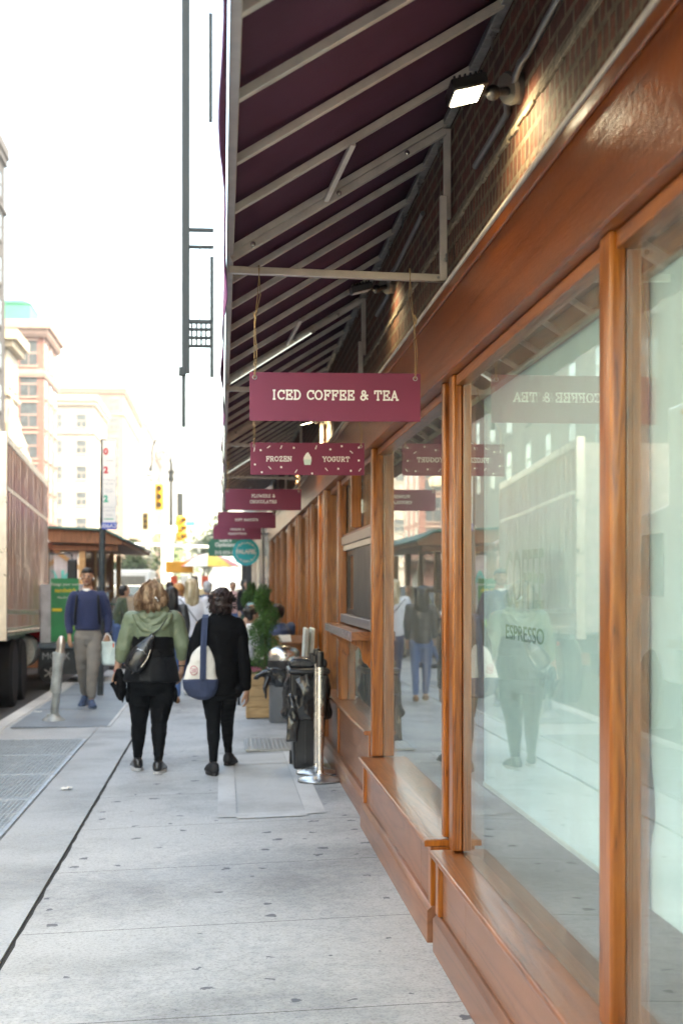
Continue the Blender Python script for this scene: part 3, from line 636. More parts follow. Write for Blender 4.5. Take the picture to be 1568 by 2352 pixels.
def hanging_sign(y,x0,x1,ztop,h,lines,label,ybar,tilt=0,deco=False,zs=None):
    t=thing('hanging_sign',((x0+x1)/2,y,ztop-h),label,'sign','purple hanging signs under the awning',rot=(0,0,R(tilt)))
    B=lambda nm,mb,mt,**k: obj(nm,mb,mt,t,**k)
    cx=(x0+x1)/2; W=(x1-x0)/2
    M_=Mx.Translation((cx,y,0))@Mx.Rotation(R(tilt),4,'Z')
    def L(nm,mb,mt,**k): mb.xf(M_); return B(nm,mb,mt,**k)
    L('board',MB().box(-W,W,-.004,.004,ztop-h,ztop),PUR2,bevel=.001)
    fr=((0,-.004,0),(1,0,0),(0,0,1),(0,-1,0)); mb=MB()
    for (s_,z_,hh) in lines:
        if deco: 
            slab_text(mb,'FROZEN',-W*.50,z_,hh,fr); slab_text(mb,'YOGURT',W*.50,z_,hh,fr)
        else: slab_text(mb,s_,0,z_,hh,fr)
    # same lettering on the back face, for the side seen in the window glass
    fb=((0,.004,0),(-1,0,0),(0,0,1),(0,1,0))
    for (s_,z_,hh) in lines:
        if deco: slab_text(mb,'FROZEN',-W*.50,z_,hh,fb); slab_text(mb,'YOGURT',W*.50,z_,hh,fb)
        else: slab_text(mb,s_,0,z_,hh,fb)
    L('lettering',mb,WHITE)
    if deco:
        mb=MB()
        for (u,v,a) in [(-.93,.78,80),(-.68,.86,35),(-.46,.86,65),(.15,.86,70),(.77,.72,-40),(-.66,.22,-45),(-.2,.12,55),(.33,.18,-50),(.92,.17,50),(-.88,.9,0)][:9]:
            c=(u*W,ztop-h+v*h); dx,dz=math.cos(R(a))*.012,math.sin(R(a))*.012; mb.beam((c[0]-dx,-.0045,c[1]-dz),(c[0]+dx,-.0045,c[1]+dz),.003,.0055,up=(0,0,1) if abs(dz)<.011 else (1,0,0))
        for (u,v) in [(-.82,.76),(-.24,.84),(.4,.8),(.6,.9),(-.92,.32),(-.46,.24),(.9,.46),(-.8,.08),(.08,.05),(.54,.2),(.76,.14),(.9,.86)]:
            mb.cyl((u*W,-.0041,ztop-h+v*h),(u*W,-.0055,ztop-h+v*h),.0068,n=12)
        L('sprinkles',mb,WHITE)
        zc=ztop-h/2
        mb=MB().prism([(-.026,zc-.004),(.026,zc-.004),(.019,zc-.038),(-.019,zc-.038)],'y',-.0062,-.0041); cup=L('cup',mb,MINT)
        mb=MB()
        for (u,v,r_) in((0,.002,.025),(-.012,.006,.013),(.012,.006,.013),(0,.016,.018),(0,.027,.012),(.002,.036,.006)): mb.cyl((u,-.0043-.0003*r_*50,zc+v),(u,-.0058-.0001*(v*100),zc+v),r_,n=16)
        L('swirl',mb,WHITE)
    mb=MB()
    for u in(-W+.022,W-.022):
        c=V((u,0,ztop-.022))
        for k in range(12):
            a=2*math.pi*k/12;b=2*math.pi*(k+1)/12
            mb.cyl(c+V((math.cos(a)*.0085,-.005,math.sin(a)*.0085)),c+V((math.cos(b)*.0085,-.005,math.sin(b)*.0085)),.0022,n=6)
    L('eyelet',mb,GALV)
    if ybar:
        for u in(-W+.022,W-.022):
            mb=MB(); p=M_@V((u,-.006,ztop-.022)); bx=p.x+(.02 if u<0 else -.012)
            for q in range(2):
                dx=.0035*(q-.5); pts=[V((p.x+dx,p.y,p.z)),V((p.x+dx*3+.004,p.y,p.z+.1)),V((p.x+dx*.5,p.y+(ybar-p.y)*.4,p.z+.24)),V((bx-dx*3.5,p.y+(ybar-p.y)*.8,p.z+.36)),V((bx+dx,ybar-.018,2.95)),V((bx+dx,ybar,2.967)),V((bx+dx,ybar+.018,2.94))]
                mb.tube(pts,.0016,n=6)
            mb.tube([V((p.x,p.y,p.z+.23)),V((p.x+.004,p.y-.003,p.z+.25)),V((p.x-.004,p.y,p.z+.27))],.004,n=6)
            B('cord',mb,STRING)
    return t
hanging_sign(6.0,.115,.838,2.50,.205,[('ICED COFFEE & TEA',2.385,.0405)],'nearest purple hanging sign, lettered ICED COFFEE & TEA',6.08,-1.2)
hanging_sign(9.0,.178,.90,2.505,.205,[('FROZEN YOGURT',2.386,.0315)],'purple hanging sign with sprinkles, a yogurt cup and FROZEN YOGURT',9.75,-.8,deco=True)
hanging_sign(13.35,.03,.74,2.505,.198,[('FLOWERS &',2.426,.029),('CHOCOLATES',2.372,.029)],'purple hanging sign lettered FLOWERS & CHOCOLATES in two lines',13.6,0)
hanging_sign(17.6,-.055,.66,2.51,.20,[('GIFT BASKETS',2.398,.029)],'purple hanging sign lettered GIFT BASKETS, above the cheese sign',17.6,0)
hanging_sign(21.0,-.13,.575,2.49,.21,[('CHEESES &',2.413,.028),('CHARCUTERIE',2.35,.028)],'farthest purple hanging sign, lettered CHEESES & CHARCUTERIE',21.3,0)

# ---------------------------------------------------------------- floodlights with conduit
LENS=pm('flood_lens',(.9,.9,.9),.3,0,0,emis=(1,.93,.82),es=4)
LENSD=pm('flood_lens_dim',(.6,.6,.6),.3,0,0)
PAINTG=pm('grey_enamel',(.2,.19,.17),.35,.3,.1,8)
def flood(y,label,power,wallz=3.27):
    t=thing('floodlight',(1.0,y,wallz),label,'floodlight','LED floodlights on the brick wall')
    c=V((.80,y-.10,wallz-.05))
    body=MB().box(-.065,.055,-.075,.075,-.018,.022); M_=Mx.Translation(c)@Mx.Rotation(R(-14),4,'Y')@Mx.Rotation(R(-3 if y<6 else 6),4,'X')
    hd=obj('lamp_head',body.xf(M_),BLACKP,t,bevel=.006)
    obj('lens',MB().box(-.056,.036,-.062,.062,-.0215,-.0185).xf(M_),LENS if abs(y-8.25)>.1 else LENSD,hd)
    fins=MB()
    for k in range(6): fins.box(-.05+k*.018,-.044+k*.018,-.06,.06,.0225,.034)
    obj('heat_fins',fins.xf(M_),BLACKP,hd)
    kn=MB().ell((.888,y-.07,wallz-.045),(.026,.026,.026)); kn.cyl((.84,y-.085,wallz-.045),(.87,y-.075,wallz-.045),.012); kn.cyl((.90,y-.06,wallz-.04),(.945,y-.02,wallz-.02),.014)
    obj('knuckle',kn,BLACKP,t,smooth=60)
    obj('junction_box',MB().cyl((.945,y-.01,wallz-.01),(.957,y-.005,wallz-.006),.05,.056,n=24).cyl((.957,y-.005,wallz-.006),(1.0,y+.01,wallz),.05,.052,n=24),PAINTG,t,smooth=40)
    obj('conduit',MB().tube([(.965,y-.04,wallz+.005),(.962,y-.09,wallz+.01),(.968,y-.13,wallz+.035),(.985,y-.19,wallz+.05),(.985,y-1.3,wallz+.075)],.0125).tube([(.965,y+.04,wallz-.005),(.965,y+.09,wallz-.005),(.985,y+.17,wallz-.03),(.985,y+.8,wallz-.03)],.0125),pm('conduit_grey%d'%int(y),(.2,.21,.22),.35,.6),t,smooth=60)
    l=bpy.data.lights.new('flood_lamp','SPOT'); l.energy=power; l.spot_size=R(150); l.spot_blend=.6; l.shadow_soft_size=.05; l.color=(1,.86,.66)
    lo=bpy.data.objects.new('flood_lamp',l); COL.objects.link(lo); lo.parent=t; lo.location=V((-.20,-.10,-.085)); lo.rotation_euler=V((-.62,-.02,.72)).to_track_quat('Z','Y').to_euler()
    return t
flood(4.70,'nearest black LED floodlight lit on its arm, brightening the brick',2.2)
flood(8.25,'second floodlight on the wall, seen just behind the iced coffee bar',1.3,3.36)
flood(13.5,'small lit floodlight glowing above the frozen yogurt sign',10,3.2)
flood(19.0,'distant lit floodlight glowing above the flowers sign',10,3.2)
# ---------------------------------------------------------------- buildings across and along the street
def facade(name,x0,x1,y0,y1,h,c,label,floors,wy,wx,z0=4.5,winc=(.06,.07,.08),ww=1.3,wh=1.9,cornice=.5,brk=False,maxw=90,corn=None,rough=.8,arch=False,cat='building',side='+x'):
    t=thing(name,((x0+x1)/2,(y0+y1)/2,0),label,cat)
    m=(brick(name+'_brick',tuple(x*1.05 for x in c),tuple(x*.85 for x in c),tuple(min(1,x*1.2+.1) for x in c),.25,.09,.014,bmp=.2) if brk else pm(name+'_stone',c,rough,0,.15,.6))
    obj('wall',MB().box(x0,x1,y0,y1,-.1,h),m,t)
    cc=pm(name+'_trim',corn or tuple(min(.8,x*1.25) for x in c),.8,0,.1,2)
    obj('cornice',MB().box(x0-.1,x1+cornice,y0-cornice,y1,h-.5,h+.25).box(x0-.1,x1+cornice*.6,y0-cornice*.6,y1,h-1.0,h-.504),cc,t)
    obj('belt_course',MB().box(x0-.05,x1+.2,y0-.2,y1,z0-.6,z0-.25).box(x0-.05,x1+.2,y0-.2,y1,h-4.6,h-4.3),cc,t)
    xf=x1 if side=='+x' else x0; s_=1 if side=='+x' else -1
    wm=pm(name+'_window',winc,.15,0,.3,2); fm=cc; cnt=0; first={}
    fh=(h-1.2-z0)/floors
    def win(kind,p):
        nonlocal cnt
        if cnt>=maxw: return
        cnt+=1
        if kind not in first:
            if kind=='e': f=MB().box(-.02,.10,-ww/2-.12,ww/2+.12,-.16,-.0).box(-.02,.07,-ww/2-.1,ww/2+.1,wh,wh+.22); g=MB().box(-.02,.012,-ww/2,ww/2,0,wh); b_=MB().box(.013,.03,-ww/2,ww/2,wh*.48,wh*.53).box(.013,.03,-.03,.03,0,wh*.48)
            else: f=MB().box(-ww/2-.12,ww/2+.12,-.10,.02,-.16,-.0).box(-ww/2-.1,ww/2+.1,-.07,.02,wh,wh+.22); g=MB().box(-ww/2,ww/2,-.012,.02,0,wh); b_=MB().box(-ww/2,ww/2,-.03,-.013,wh*.48,wh*.53).box(-.03,.03,-.03,-.013,0,wh*.48)
            if s_<0 and kind=='e':
                for q in(f,g,b_): q.v=[(-a,b,c_) for a,b,c_ in q.v]
            fo=obj('window_surround',f,fm,t,local=True); go=obj('window',g,wm,t,local=True); bo=obj('sash_bar',b_,fm,go,local=True)
            first[kind]=(fo,go,bo)
            off=V(p)-V(t.location); fo.location=off; go.location=off
        else:
            fo,go,bo=first[kind]; off=V(p)-V(t.location)
            a=fo.copy(); COL.objects.link(a); a.location=off; b=go.copy(); COL.objects.link(b); b.location=off; d=bo.copy(); COL.objects.link(d); d.parent=b
    for f in range(floors-1,-1,-1):
        z=z0+f*fh+(fh-wh)*.4
        for k in range(wx):
            if abs(x1-x0)<1: break
            win('s',(x1-(k+.5)*((min(x1-x0,wx*3.0))/wx),y0,z))
        for k in range(wy): win('e',(xf,y0+(k+.5)*(y1-y0)/wy,z))
    # shop level
    sh=MB(); n=max(1,int((y1-y0)/5))
    for k in range(n): 
        a=y0+(k+.12)*(y1-y0)/n;b=y0+(k+.88)*(y1-y0)/n
        sh.box(*( (xf-.02,xf+.015) if s_>0 else (xf-.015,xf+.02)),a,b,.5,3.3)
    obj('shop_window',sh,wm,t)
    return t
facade('long_cream_building',-24,-16,-30,44,15,(.66,.60,.52),'low cream building across the road, mirrored in the near shop glass',4,16,0,maxw=70)
facade('painted_shade_tower',-24,-16,64,107,33.5,(.022,.018,.02),'dark grey tower, shade painted into its walls, cut off by the left edge above the truck',9,8,3,maxw=95,corn=(.035,.03,.033),cornice=.35)  # wall and trim colours lowered so the sunlit faces read as shaded
t=facade('cream_ornate_building',-21,-16.1,108.5,114.5,20.5,(.31,.27,.235),'narrow cream ornate building between the dark tower and red brick block',5,2,2,corn=(.33,.28,.22),cornice=.9)
mb=MB()
for k in range(3): mb.lathe([(.9,0),(1.0,.5),(.6,1.0),(.75,1.6),(.3,2.6),(.12,3.4),(.0,3.9)],(-15.8+.1*k,109+k*2.4,12-k*1.2),14)
obj('finial',mb,MAT['cream_ornate_building_trim'],t,smooth=60)
t=facade('red_brick_building',-24,-16,130,140.6,25.2,(.15,.05,.04),'red brick corner building with white bands and a green copper roof house',7,3,3,brk=True,corn=(.25,.17,.15),cornice=.7,ww=1.5,wh=2.2)
obj('copper_roof_house',MB().box(-23,-17.6,133,139,25.4,27.6).prism([(-23.1,27.6),(-17.5,27.6),(-18.2,27.9),(-22.4,27.9)],'y',132.9,139.1),pm('verdigris',(.03,.2,.13),.6,0,.1,1),t)
obj('white_band',MB().box(-24,-15.85,129.85,140.6,20.4,21.1).box(-24,-15.7,129.7,140.6,24.0,24.5),MAT['red_brick_building_trim'],t)
facade('white_blank_building',-30,-16,180,200,25.2,(.27,.23,.20),'pale cream building with few small windows right of the red brick one',6,3,2,wh=1.6,ww=1.2,corn=(.3,.26,.22))
facade('tall_tan_building',-40,-16,234,286,34,(.20,.135,.105),'tall tan building with many rows of windows in mid distance',9,8,3,maxw=80,corn=(.26,.2,.16))
facade('pale_grey_building',-40,-16,288,343,36,(.19,.17,.165),'pale grey block partly hidden behind the parking sign',9,8,2,maxw=70)
facade('pink_brick_building',-40,-16,344,377,33,(.15,.075,.06),'small pinkish brick building far down the street behind the traffic lights',8,4,2,maxw=40)
facade('white_office_building',-40,-15,380,500,38,(.24,.23,.23),'faint white block at the far end of the left building row',9,8,2,maxw=60)
facade('low_office_building',-9,16,520,560,18,(.3,.32,.34),'faint low building closing the far end of the street',5,0,6,maxw=30)
t=facade('pale_stone_building',2.2,14,72,150,20,(.5,.5,.5),'pale stone building beyond the crossing, right of the umbrella cart',5,10,2,side='-x',maxw=60)
# next building on our side
NB=facade('granite_corner_building',1.05,14,28.7,45,24,(.22,.17,.16),'grey granite fronted building next to the wooden shop front',5,5,2,z0=6,side='-x',maxw=30)
gran=pm('mottled_granite',(.33,.30,.31),.22,0,.55,11,.0,coat=.6)
obj('granite_pier',MB().box(.93,1.15,28.75,31.6,0,3.0),gran,NB,bevel=.01)
for i,y in enumerate((32.6,36.5,40.5)):
    obj('black_column',MB().box(.55,.68,y,y+.14,0,2.95),BLACKM,NB,bevel=.01)
obj('canopy_beam',MB().box(.5,1.2,32,44.8,2.95,3.2),BLACKM,NB,bevel=.01)
obj('shop_front',MB().box(.9,1.05,31.7,44.9,.1,2.94),pm('dark_front',(.05,.035,.03),.3),NB)
obj('cream_doorway',MB().box(.86,.9,34.2,35.0,.1,2.3),pm('cream_door',(.8,.74,.6),.5),NB)  # plain cream panel in front of the dark shop front
# ---------------------------------------------------------------- round falafel sign and optician sign
t=thing('round_sign',(.47,27.98,2.0),'round turquoise FALAFEL sign hanging over the sidewalk','sign')
obj('disc',MB().cyl((.47,27.97,2.255),(.47,28.0,2.255),.262,n=48),pm('turquoise_paint',(.0,.48,.56),.4,0,.03,3),t,smooth=40)
text('FALAFEL',.105,MX((.47,27.967,2.262),(1,0,0),(0,0,1)),WHITE,'lettering',t,bold=.006)
mb=MB()
for a0,a1 in((125,235),(-55,55)):
    p=arc(.47,2.255,.195,.195,a0,a1,16)
    for q,q2 in zip(p,p[1:]): mb.beam((q[0],27.966,q[1]),(q2[0],27.966,q2[1]),.003,.009)
obj('ring',mb,WHITE,t)
for word,rr_,top in(('SALADS',.185,1),('BOWLS',.185,0)):
    n_=len(word)
    for i,ch in enumerate(word):
        a=(90+(n_/2-.5-i)*17) if top else (270-(n_/2-.5-i)*17); d=R(a)
        up=(math.cos(d),0,math.sin(d)) if top else (-math.cos(d),0,-math.sin(d)); ri=(math.sin(d),0,-math.cos(d)) if top else (-math.sin(d),0,math.cos(d))
        text(ch,.06,MX((.47+rr_*math.cos(d),27.967,2.255+rr_*math.sin(d)),ri,up),WHITE,'lettering',t,bold=.002)
obj('bracket',MB().cyl((.47,27.985,2.5),(.47,27.985,2.62),.012).cyl((.47,27.985,2.62),(.95,27.985,2.62),.015),BLACKM,t)
t=thing('optician_sign',(0,34,2.3),'dark green optician sign with clipped corners behind the round turquoise one','sign')
g=pm('bottle_green',(.0,.12,.075),.4,0,.05,3)
obj('board',MB().prism([(-.32,2.30),(.72,2.30),(.72,2.62),(.6,2.77),(-.2,2.77),(-.32,2.62)],'y',34,34.04),g,t)
for s_,z,w_ in(("Lot's",2.69,.15),('Opticians',2.57,.13),('212-533-72',2.385,.11)): text(s_,w_,MX((.08,33.995,z),(1,0,0),(0,0,1)),WHITE,'lettering',t,bold=.002)
obj('arm',MB().cyl((-.32,34.02,2.8),(1.1,34.02,2.8),.018),BLACKM,t)
# ---------------------------------------------------------------- fire escape above the awning edge
FE=thing('fire_escape',(.3,13,3),'dark steel fire escape ladder hanging beside the awning edge','fire escape')
def FEo(nm,mb,**k): return obj(nm,mb,GREYS,FE,bevel=.003,**k)
FEo('long_rail',MB().box(-.335,-.27,11.97,12.03,3.38,8.6)); FEo('drop_bar',MB().box(-.335,-.305,11.98,12.02,2.93,3.45))
mb=MB().box(-.36,-.30,11.96,12.04,3.36,3.43); FEo('catch',mb)
FEo('inner_rail',MB().box(-.10,-.07,11.97,12.03,3.35,4.36)); FEo('inner_rail',MB().box(-.11,-.08,11.97,12.03,5.5,6.4))
FEo('rung',MB().box(-.27,-.07,11.98,12.02,4.57,4.60)); FEo('rung',MB().box(-.27,-.07,11.98,12.02,4.43,4.455))
mb=MB()
for (z0,z1) in((3.60,3.62),(3.67,3.69),(3.74,3.76),(3.80,3.83)): mb.box(-.27,-.09,11.97,12.03,z0,z1)
for k in range(5): mb.box(-.262+k*.04,-.245+k*.04,11.975,12.025,3.62,3.80)
FEo('perforated_plate',mb); obj('cable',MB().cyl((-.185,12,3.82),(-.185,12,4.44),.004),BLACKM,FE)
mb=MB().box(-.4,1.1,10.8,14.6,8.55,8.62)
FEo('platform',mb)
mb=MB()
for k in range(9):
    for x in(-.4,): mb.box(x,x+.03,10.8+k*.46,10.83+k*.46,8.62,9.6)
mb.box(-.4,-.36,10.8,14.6,9.6,9.64); FEo('railing',mb)
mb=MB().beam((-.35,14.0,8.55),(1.0,14.0,7.5),.05,.05).beam((-.35,14.5,8.55),(1.0,14.5,7.5),.05,.05); FEo('bracket',mb)

# ---------------------------------------------------------------- trucks
CHR=bpy.data.materials.new('ribbed_steel'); m,n,b=nodes('ribbed_steel_side')
co=coords(n); nz=N(n,'TexNoise',i_Scale=1.2,i_Detail=4); n.links.new(coords(n,(1,1.0,.55)),nz.inputs[0])
n.links.new(ramp(n,nz.outputs[0],[(.35,(.85,.62,.55)),(.65,(1,.9,.84))]),b.inputs['Base Color']); b.inputs['Metallic'].default_value=.6; b.inputs['Roughness'].default_value=.24
z=N(n,'TexNoise',i_Scale=4,i_Detail=3); n.links.new(coords(n,(1,2.6,.3)),z.inputs[0]); bump(n,b,z.outputs[0],.55,.05)
RIBBED=m
RUB=pm('tyre_rubber',(.012,.012,.013),.75,0,.2,20); RIM=pm('rim_grey',(.35,.34,.34),.35,.7,.2,9)
TRW=pm('truck_rail',(.6,.52,.45),.3,.7,.15,6)
def wheel(t,x,y,r,wd,z=0,name='wheel',side=1,rim=RIM):
    w_=obj(name,MB().lathe([(r*.62,-wd/2),(r*.9,-wd/2),(r,-wd*.36),(r,wd*.36),(r*.9,wd/2),(r*.62,wd/2)],n=36).xf(Mx.Translation((x,y,z+r))@Mx.Rotation(R(90),4,'Y')),RUB,t,local=True,smooth=40)
    obj('rim',MB().lathe([(r*.62,-wd*.3),(r*.62,wd*.42),(r*.5,wd*.40),(r*.42,wd*.18),(r*.22,wd*.2),(r*.2,wd*.45),(.01,wd*.45)],n=30).xf(Mx.Translation((x,y,z+r))@Mx.Rotation(R(90*side),4,'Y')),rim,w_,local=True,smooth=40)
    return w_
def loc(t,mb,nm,mt,**k): return obj(nm,mb,mt,t,local=True,**k)
T=thing('box_truck',(-2.84,19.0,-.13),'ribbed steel box truck with a red cab parked at the kerb, cut by left edge','truck',rot=(R(-1.1),0,R(2.4)))
L=6.75; n=19*8
prof=[(.03+.03*math.copysign(abs(math.cos(2*math.pi*i/8))**.7,math.cos(2*math.pi*i/8)),L*i/n) for i in range(n+1)]
def corr(z0,z1):
    mb=MB(); poly=[(x-.035,y) for x,y in prof]+[(-.08,L),(-.08,0)]; mb.prism(poly,'z',z0,z1); return mb
loc(T,corr(1.42,3.0),'side_panel',RIBBED,smooth=70); loc(T,corr(3.06,3.62),'side_panel',RIBBED,smooth=70); loc(T,corr(1.17,1.35),'side_panel',RIBBED,smooth=70)
loc(T,MB().box(-.03,.015,0,L,3.0,3.06),'rail',TRW,bevel=.01); loc(T,MB().box(-.03,.02,-.02,L+.02,3.62,3.74),'rail',TRW,bevel=.015); loc(T,MB().box(-.03,.015,0,L,1.35,1.42),'rail',TRW,bevel=.01)
loc(T,MB().box(-.05,.02,0,L,1.06,1.17),'rail',TRW,bevel=.01)
mb=MB()
for k in range(60): mb.cyl((.018,.06+k*.112,1.115),(.028,.06+k*.112,1.115),.022,n=8)
loc(T,mb,'rivets',TRW)
loc(T,MB().box(-2.42,-.081,0,L,1.1,3.68),'box_body',pm('truck_white',(.5,.42,.38),.4)); loc(T,MB().box(-.1,.03,-.06,0,1.0,3.76),'corner_post',TRW,bevel=.01)
loc(T,MB().box(-2.3,-.6,-.3,L+.6,.75,1.0),'chassis',BLACKM)
for i,y in enumerate((1.75,3.05)): wheel(T,-.19,y,.50,.30); wheel(T,-2.2,y,.5,.3,side=-1)
loc(T,MB().box(-2.3,-.1,1.0,3.8,.98,1.05),'mudguard',BLACKM)
mb=MB(); mb.tube([(-.25,4.1,.75),(-.25,5.2,.75)],.28,n=20); loc(T,mb,'fuel_tank',GALV,smooth=50)
RED=pm('truck_red',(.5,.012,.018),.25,0,.1,3,coat=.8)
cab=MB().prism([(6.95,.7),(9.4,.7),(9.5,1.5),(9.2,1.65),(8.7,2.7),(6.95,2.75)],'x',-2.3,-.02)
CB=loc(T,cab,'cab',RED,bevel=.05); loc(T,MB().prism([(6.95,.68),(9.45,.68),(9.5,1.2),(9.2,1.36),(6.95,1.36)],'x',-.018,.12),'side_skirt',RED,bevel=.03)
loc(T,MB().prism([(7.55,1.75),(8.75,1.75),(8.4,2.55),(7.55,2.58)],'x',-.02,-.008),'side_window',pm('cab_glass',(.03,.04,.05),.05),bevel=.0)
wheel(T,-.03,8.0,.54,.32); wheel(T,-2.15,8.0,.5,.3,side=-1)
loc(T,MB().prism([(7.3,.78),(7.35,1.2),(7.6,1.42),(8.4,1.42),(8.7,1.2),(8.75,.78),(8.62,.78),(8.55,1.15),(8.3,1.3),(7.7,1.3),(7.5,1.15),(7.42,.78)],'x',-.2,.2),'fender',RED,bevel=.02)
MRR=loc(T,MB().tube([(-.02,8.55,2.5),(.30,8.6,2.52),(.34,8.6,2.45)],.012).tube([(.34,8.6,2.5),(.34,8.6,1.5)],.012),'mirror_arm',BLACKM)
obj('mirror',MB().box(.25,.43,8.56,8.66,1.72,2.4),BLACKP,MRR,local=True,bevel=.03); obj('spot_mirror',MB().ell((.32,8.58,1.45),(.10,.05,.11)),BLACKP,MRR,local=True)
T=thing('white_truck',(-3.0,8.6,-.13),'plain white box truck mirrored in the nearest shop windows','truck',rot=(0,0,R(.5)))
WT=pm('truck_white_paint',(.72,.75,.76),.35,0,.05,2,coat=.3)
loc(T,MB().box(-2.4,0,0,7.2,1.1,3.75),'box_body',WT,bevel=.03); loc(T,MB().box(-.02,.02,0,7.2,1.02,1.12),'rail',ALU)
mb=MB()
for k in range(7): mb.box(.001,.012,.3+k*1.05,.42+k*1.05,3.62,3.67)
loc(T,mb,'marker_lights',pm('amber',(.6,.25,.05),.4)); loc(T,MB().box(-2.2,-.5,.2,8.5,.7,1.0),'chassis',BLACKM)
loc(T,MB().prism([(7.3,.6),(8.95,.6),(9.0,1.4),(8.8,2.6),(7.3,2.7)],'x',-2.2,-.1),'cab',WT,bevel=.05)
loc(T,MB().prism([(7.7,1.6),(8.8,1.6),(8.6,2.35),(7.7,2.35)],'x',-.1,-.09),'side_window',MAT['cab_glass'])
wheel(T,-.2,1.8,.48,.3); wheel(T,-.2,8.2,.48,.3); wheel(T,-2.1,1.8,.48,.3,side=-1); wheel(T,-2.1,8.2,.48,.3,side=-1)
# ---------------------------------------------------------------- cars
def car(name,loc_,rz,c,label,group=None,suv=0,cat='car'):
    t=thing(name,loc_,label,cat,group,rot=(0,0,R(rz)))
    pc=pm(name+'_paint'+str(len(MAT)),c,.25,0,.03,2,coat=.7); h=1.45+.25*suv
    body=[(-2.2,.35),(-2.25,.75),(-2.1,.95),(-1.0,1.0),(1.5,1.0),(2.0,.93),(2.25,.8),(2.3,.45),(2.2,.3)]
    loc(t,MB().prism([(y,z) for y,z in body],'x',-.88,.88),'body',pc,bevel=.06)
    cab_=[(-2.05+.1*suv,.98),(-1.75,h-.05),(-1.3,h),(.3,h),(.65,h-.08),(1.25,.99)]
    mb=MB(); o=0
    lo=[(y,z) for y,z in cab_]; mb.v=[(-.86+(z-.98)*.22,y,z) for y,z in lo]+[(.86-(z-.98)*.22,y,z) for y,z in lo]; k=len(lo)
    mb.f=[tuple(range(k))[::-1],tuple(range(k,2*k))]+[(i,(i+1)%k,k+(i+1)%k,k+i) for i in range(k)]
    loc(t,mb,'cabin',pm('car_glass',(.03,.04,.045),.06) if 'car_glass' not in MAT else MAT['car_glass'],bevel=.04)
    loc(t,MB().box(-.66,.66,-1.7,.35,h-.02,h+.015),'roof',pc,bevel=.02)
    for x in(-.6,.6): loc(t,MB().box(x-.13,x+.13,-2.28,-2.2,.68,.82),'tail_light',pm('tail_red',(.5,.01,.01),.2) if 'tail_red' not in MAT else MAT['tail_red'],bevel=.02)
    for x in(-.6,.6): loc(t,MB().box(x-.14,x+.14,2.22,2.3,.62,.76),'headlight',pm('head_glass',(.8,.8,.8),.1) if 'head_glass' not in MAT else MAT['head_glass'],bevel=.02)
    for x,s_ in((-.82,-1),(.82,1)):
        for y in(-1.4,1.42): wheel(t,x,y,.34,.2,side=s_)
    return t
car('parked_car',(-4.0,45.2,-.13),0,(.7,.7,.72),'white suv parked at the kerb near the crossing',None,1)
car('parked_car',(-12.0,66,-.13),0,(.75,.76,.78),'white car across the road left of the far shuttle van',None,0)
car('parked_car',(-4.0,-4,-.13),0,(.6,.62,.64),'silver car mirrored at the right edge of the near shop glass',None,0)
car('taxi_cab',(3.5,56.5,-.11),90,(.8,.45,.03),'yellow taxi crossing behind the umbrella cart',None,0,'taxi')
car('crossing_car',(-3.0,59.5,-.11),-90,(.8,.8,.8),'white sunlit car crossing the street beyond the corner',None,1)
T=thing('shuttle_van',(-5.8,92,-.13),'white bus seen from behind with a dark rear window, down the road','bus')
loc(T,MB().box(-1.2,1.2,0,8,.5,2.75),'body',WT,bevel=.12); loc(T,MB().box(-.9,.9,-.02,.02,1.75,2.35),'rear_window',pm('bus_glass',(.12,.13,.13),.1),bevel=.01); loc(T,MB().box(-.95,.95,-.03,.0,.8,1.45),'rear_grille',pm('bus_grille',(.15,.16,.17),.4),bevel=.02)
for x in(-1.0,1.0): loc(T,MB().box(x-.08,x+.08,-.03,.02,1.5,1.7),'tail_light',MAT['tail_red'])
for x,s_ in((-1.05,-1),(1.05,1)): wheel(T,x,1.6,.48,.28,side=s_); wheel(T,x,6.6,.48,.28,side=s_)

# ---------------------------------------------------------------- dining shed
T=thing('dining_shed',(-4.2,34,-.13),'open wooden curbside dining shed with a sloping green topped roof','shed')
roof=MB().prism([(-6.9,2.62),(-2.05,2.44),(-2.02,2.52),(-2.4,2.72),(-6.9,2.92)],'y',29.6,40.5)
obj('roof',roof,WPZ,T,bevel=.01); obj('roof_cover',MB().prism([(-6.95,2.925),(-2.4,2.725),(-2.0,2.525),(-1.97,2.55),(-2.4,2.77),(-6.95,2.97)],'y',29.5,40.6),pm('roof_felt',(.05,.14,.12),.7),T)
obj('rafter',MB().box(-6.9,-2.15,29.75,29.87,2.32,2.44),WPZ,T,bevel=.006)
for y in(29.8,32.4,35,37.6,40.2):
    for x in(-2.95,-6.7): obj('shed_post',MB().box(x,x+.13,y,y+.13,-.13,2.44),WX,T,bevel=.006)
obj('brace',MB().beam((-2.92,29.87,1.95),(-3.55,29.87,2.40),.06,.08),WX,T,bevel=.004)
for y in(29.95,32.6,35.2):
    mb=MB()
    for k in range(6): mb.beam((-2.86,y+.1+k*.38,2.38),(-2.86,y+.3+k*.38,1.5),.02,.035).beam((-2.86,y+.45+k*.38,2.38),(-2.86,y+.28+k*.38,1.5),.02,.035)
    mb.box(-2.9,-2.82,y,y+2.3,1.44,1.5); obj('lattice',mb,WPZ,T); 
    obj('low_wall',MB().box(-2.93,-2.83,y-.02,y+2.38,-.1,.85),WPZ,T,bevel=.006)
obj('end_wall',MB().box(-6.8,-3.0,29.9,29.96,-.1,.9),WPZ,T); obj('rear_panel',MB().box(-6.8,-6.7,30,40,-.1,2.3),WPZ,T)
obj('clear_screen',MB().box(-6.75,-2.98,29.90,29.93,.92,2.28),pm('screen_grey',(.5,.5,.52),.3),T)
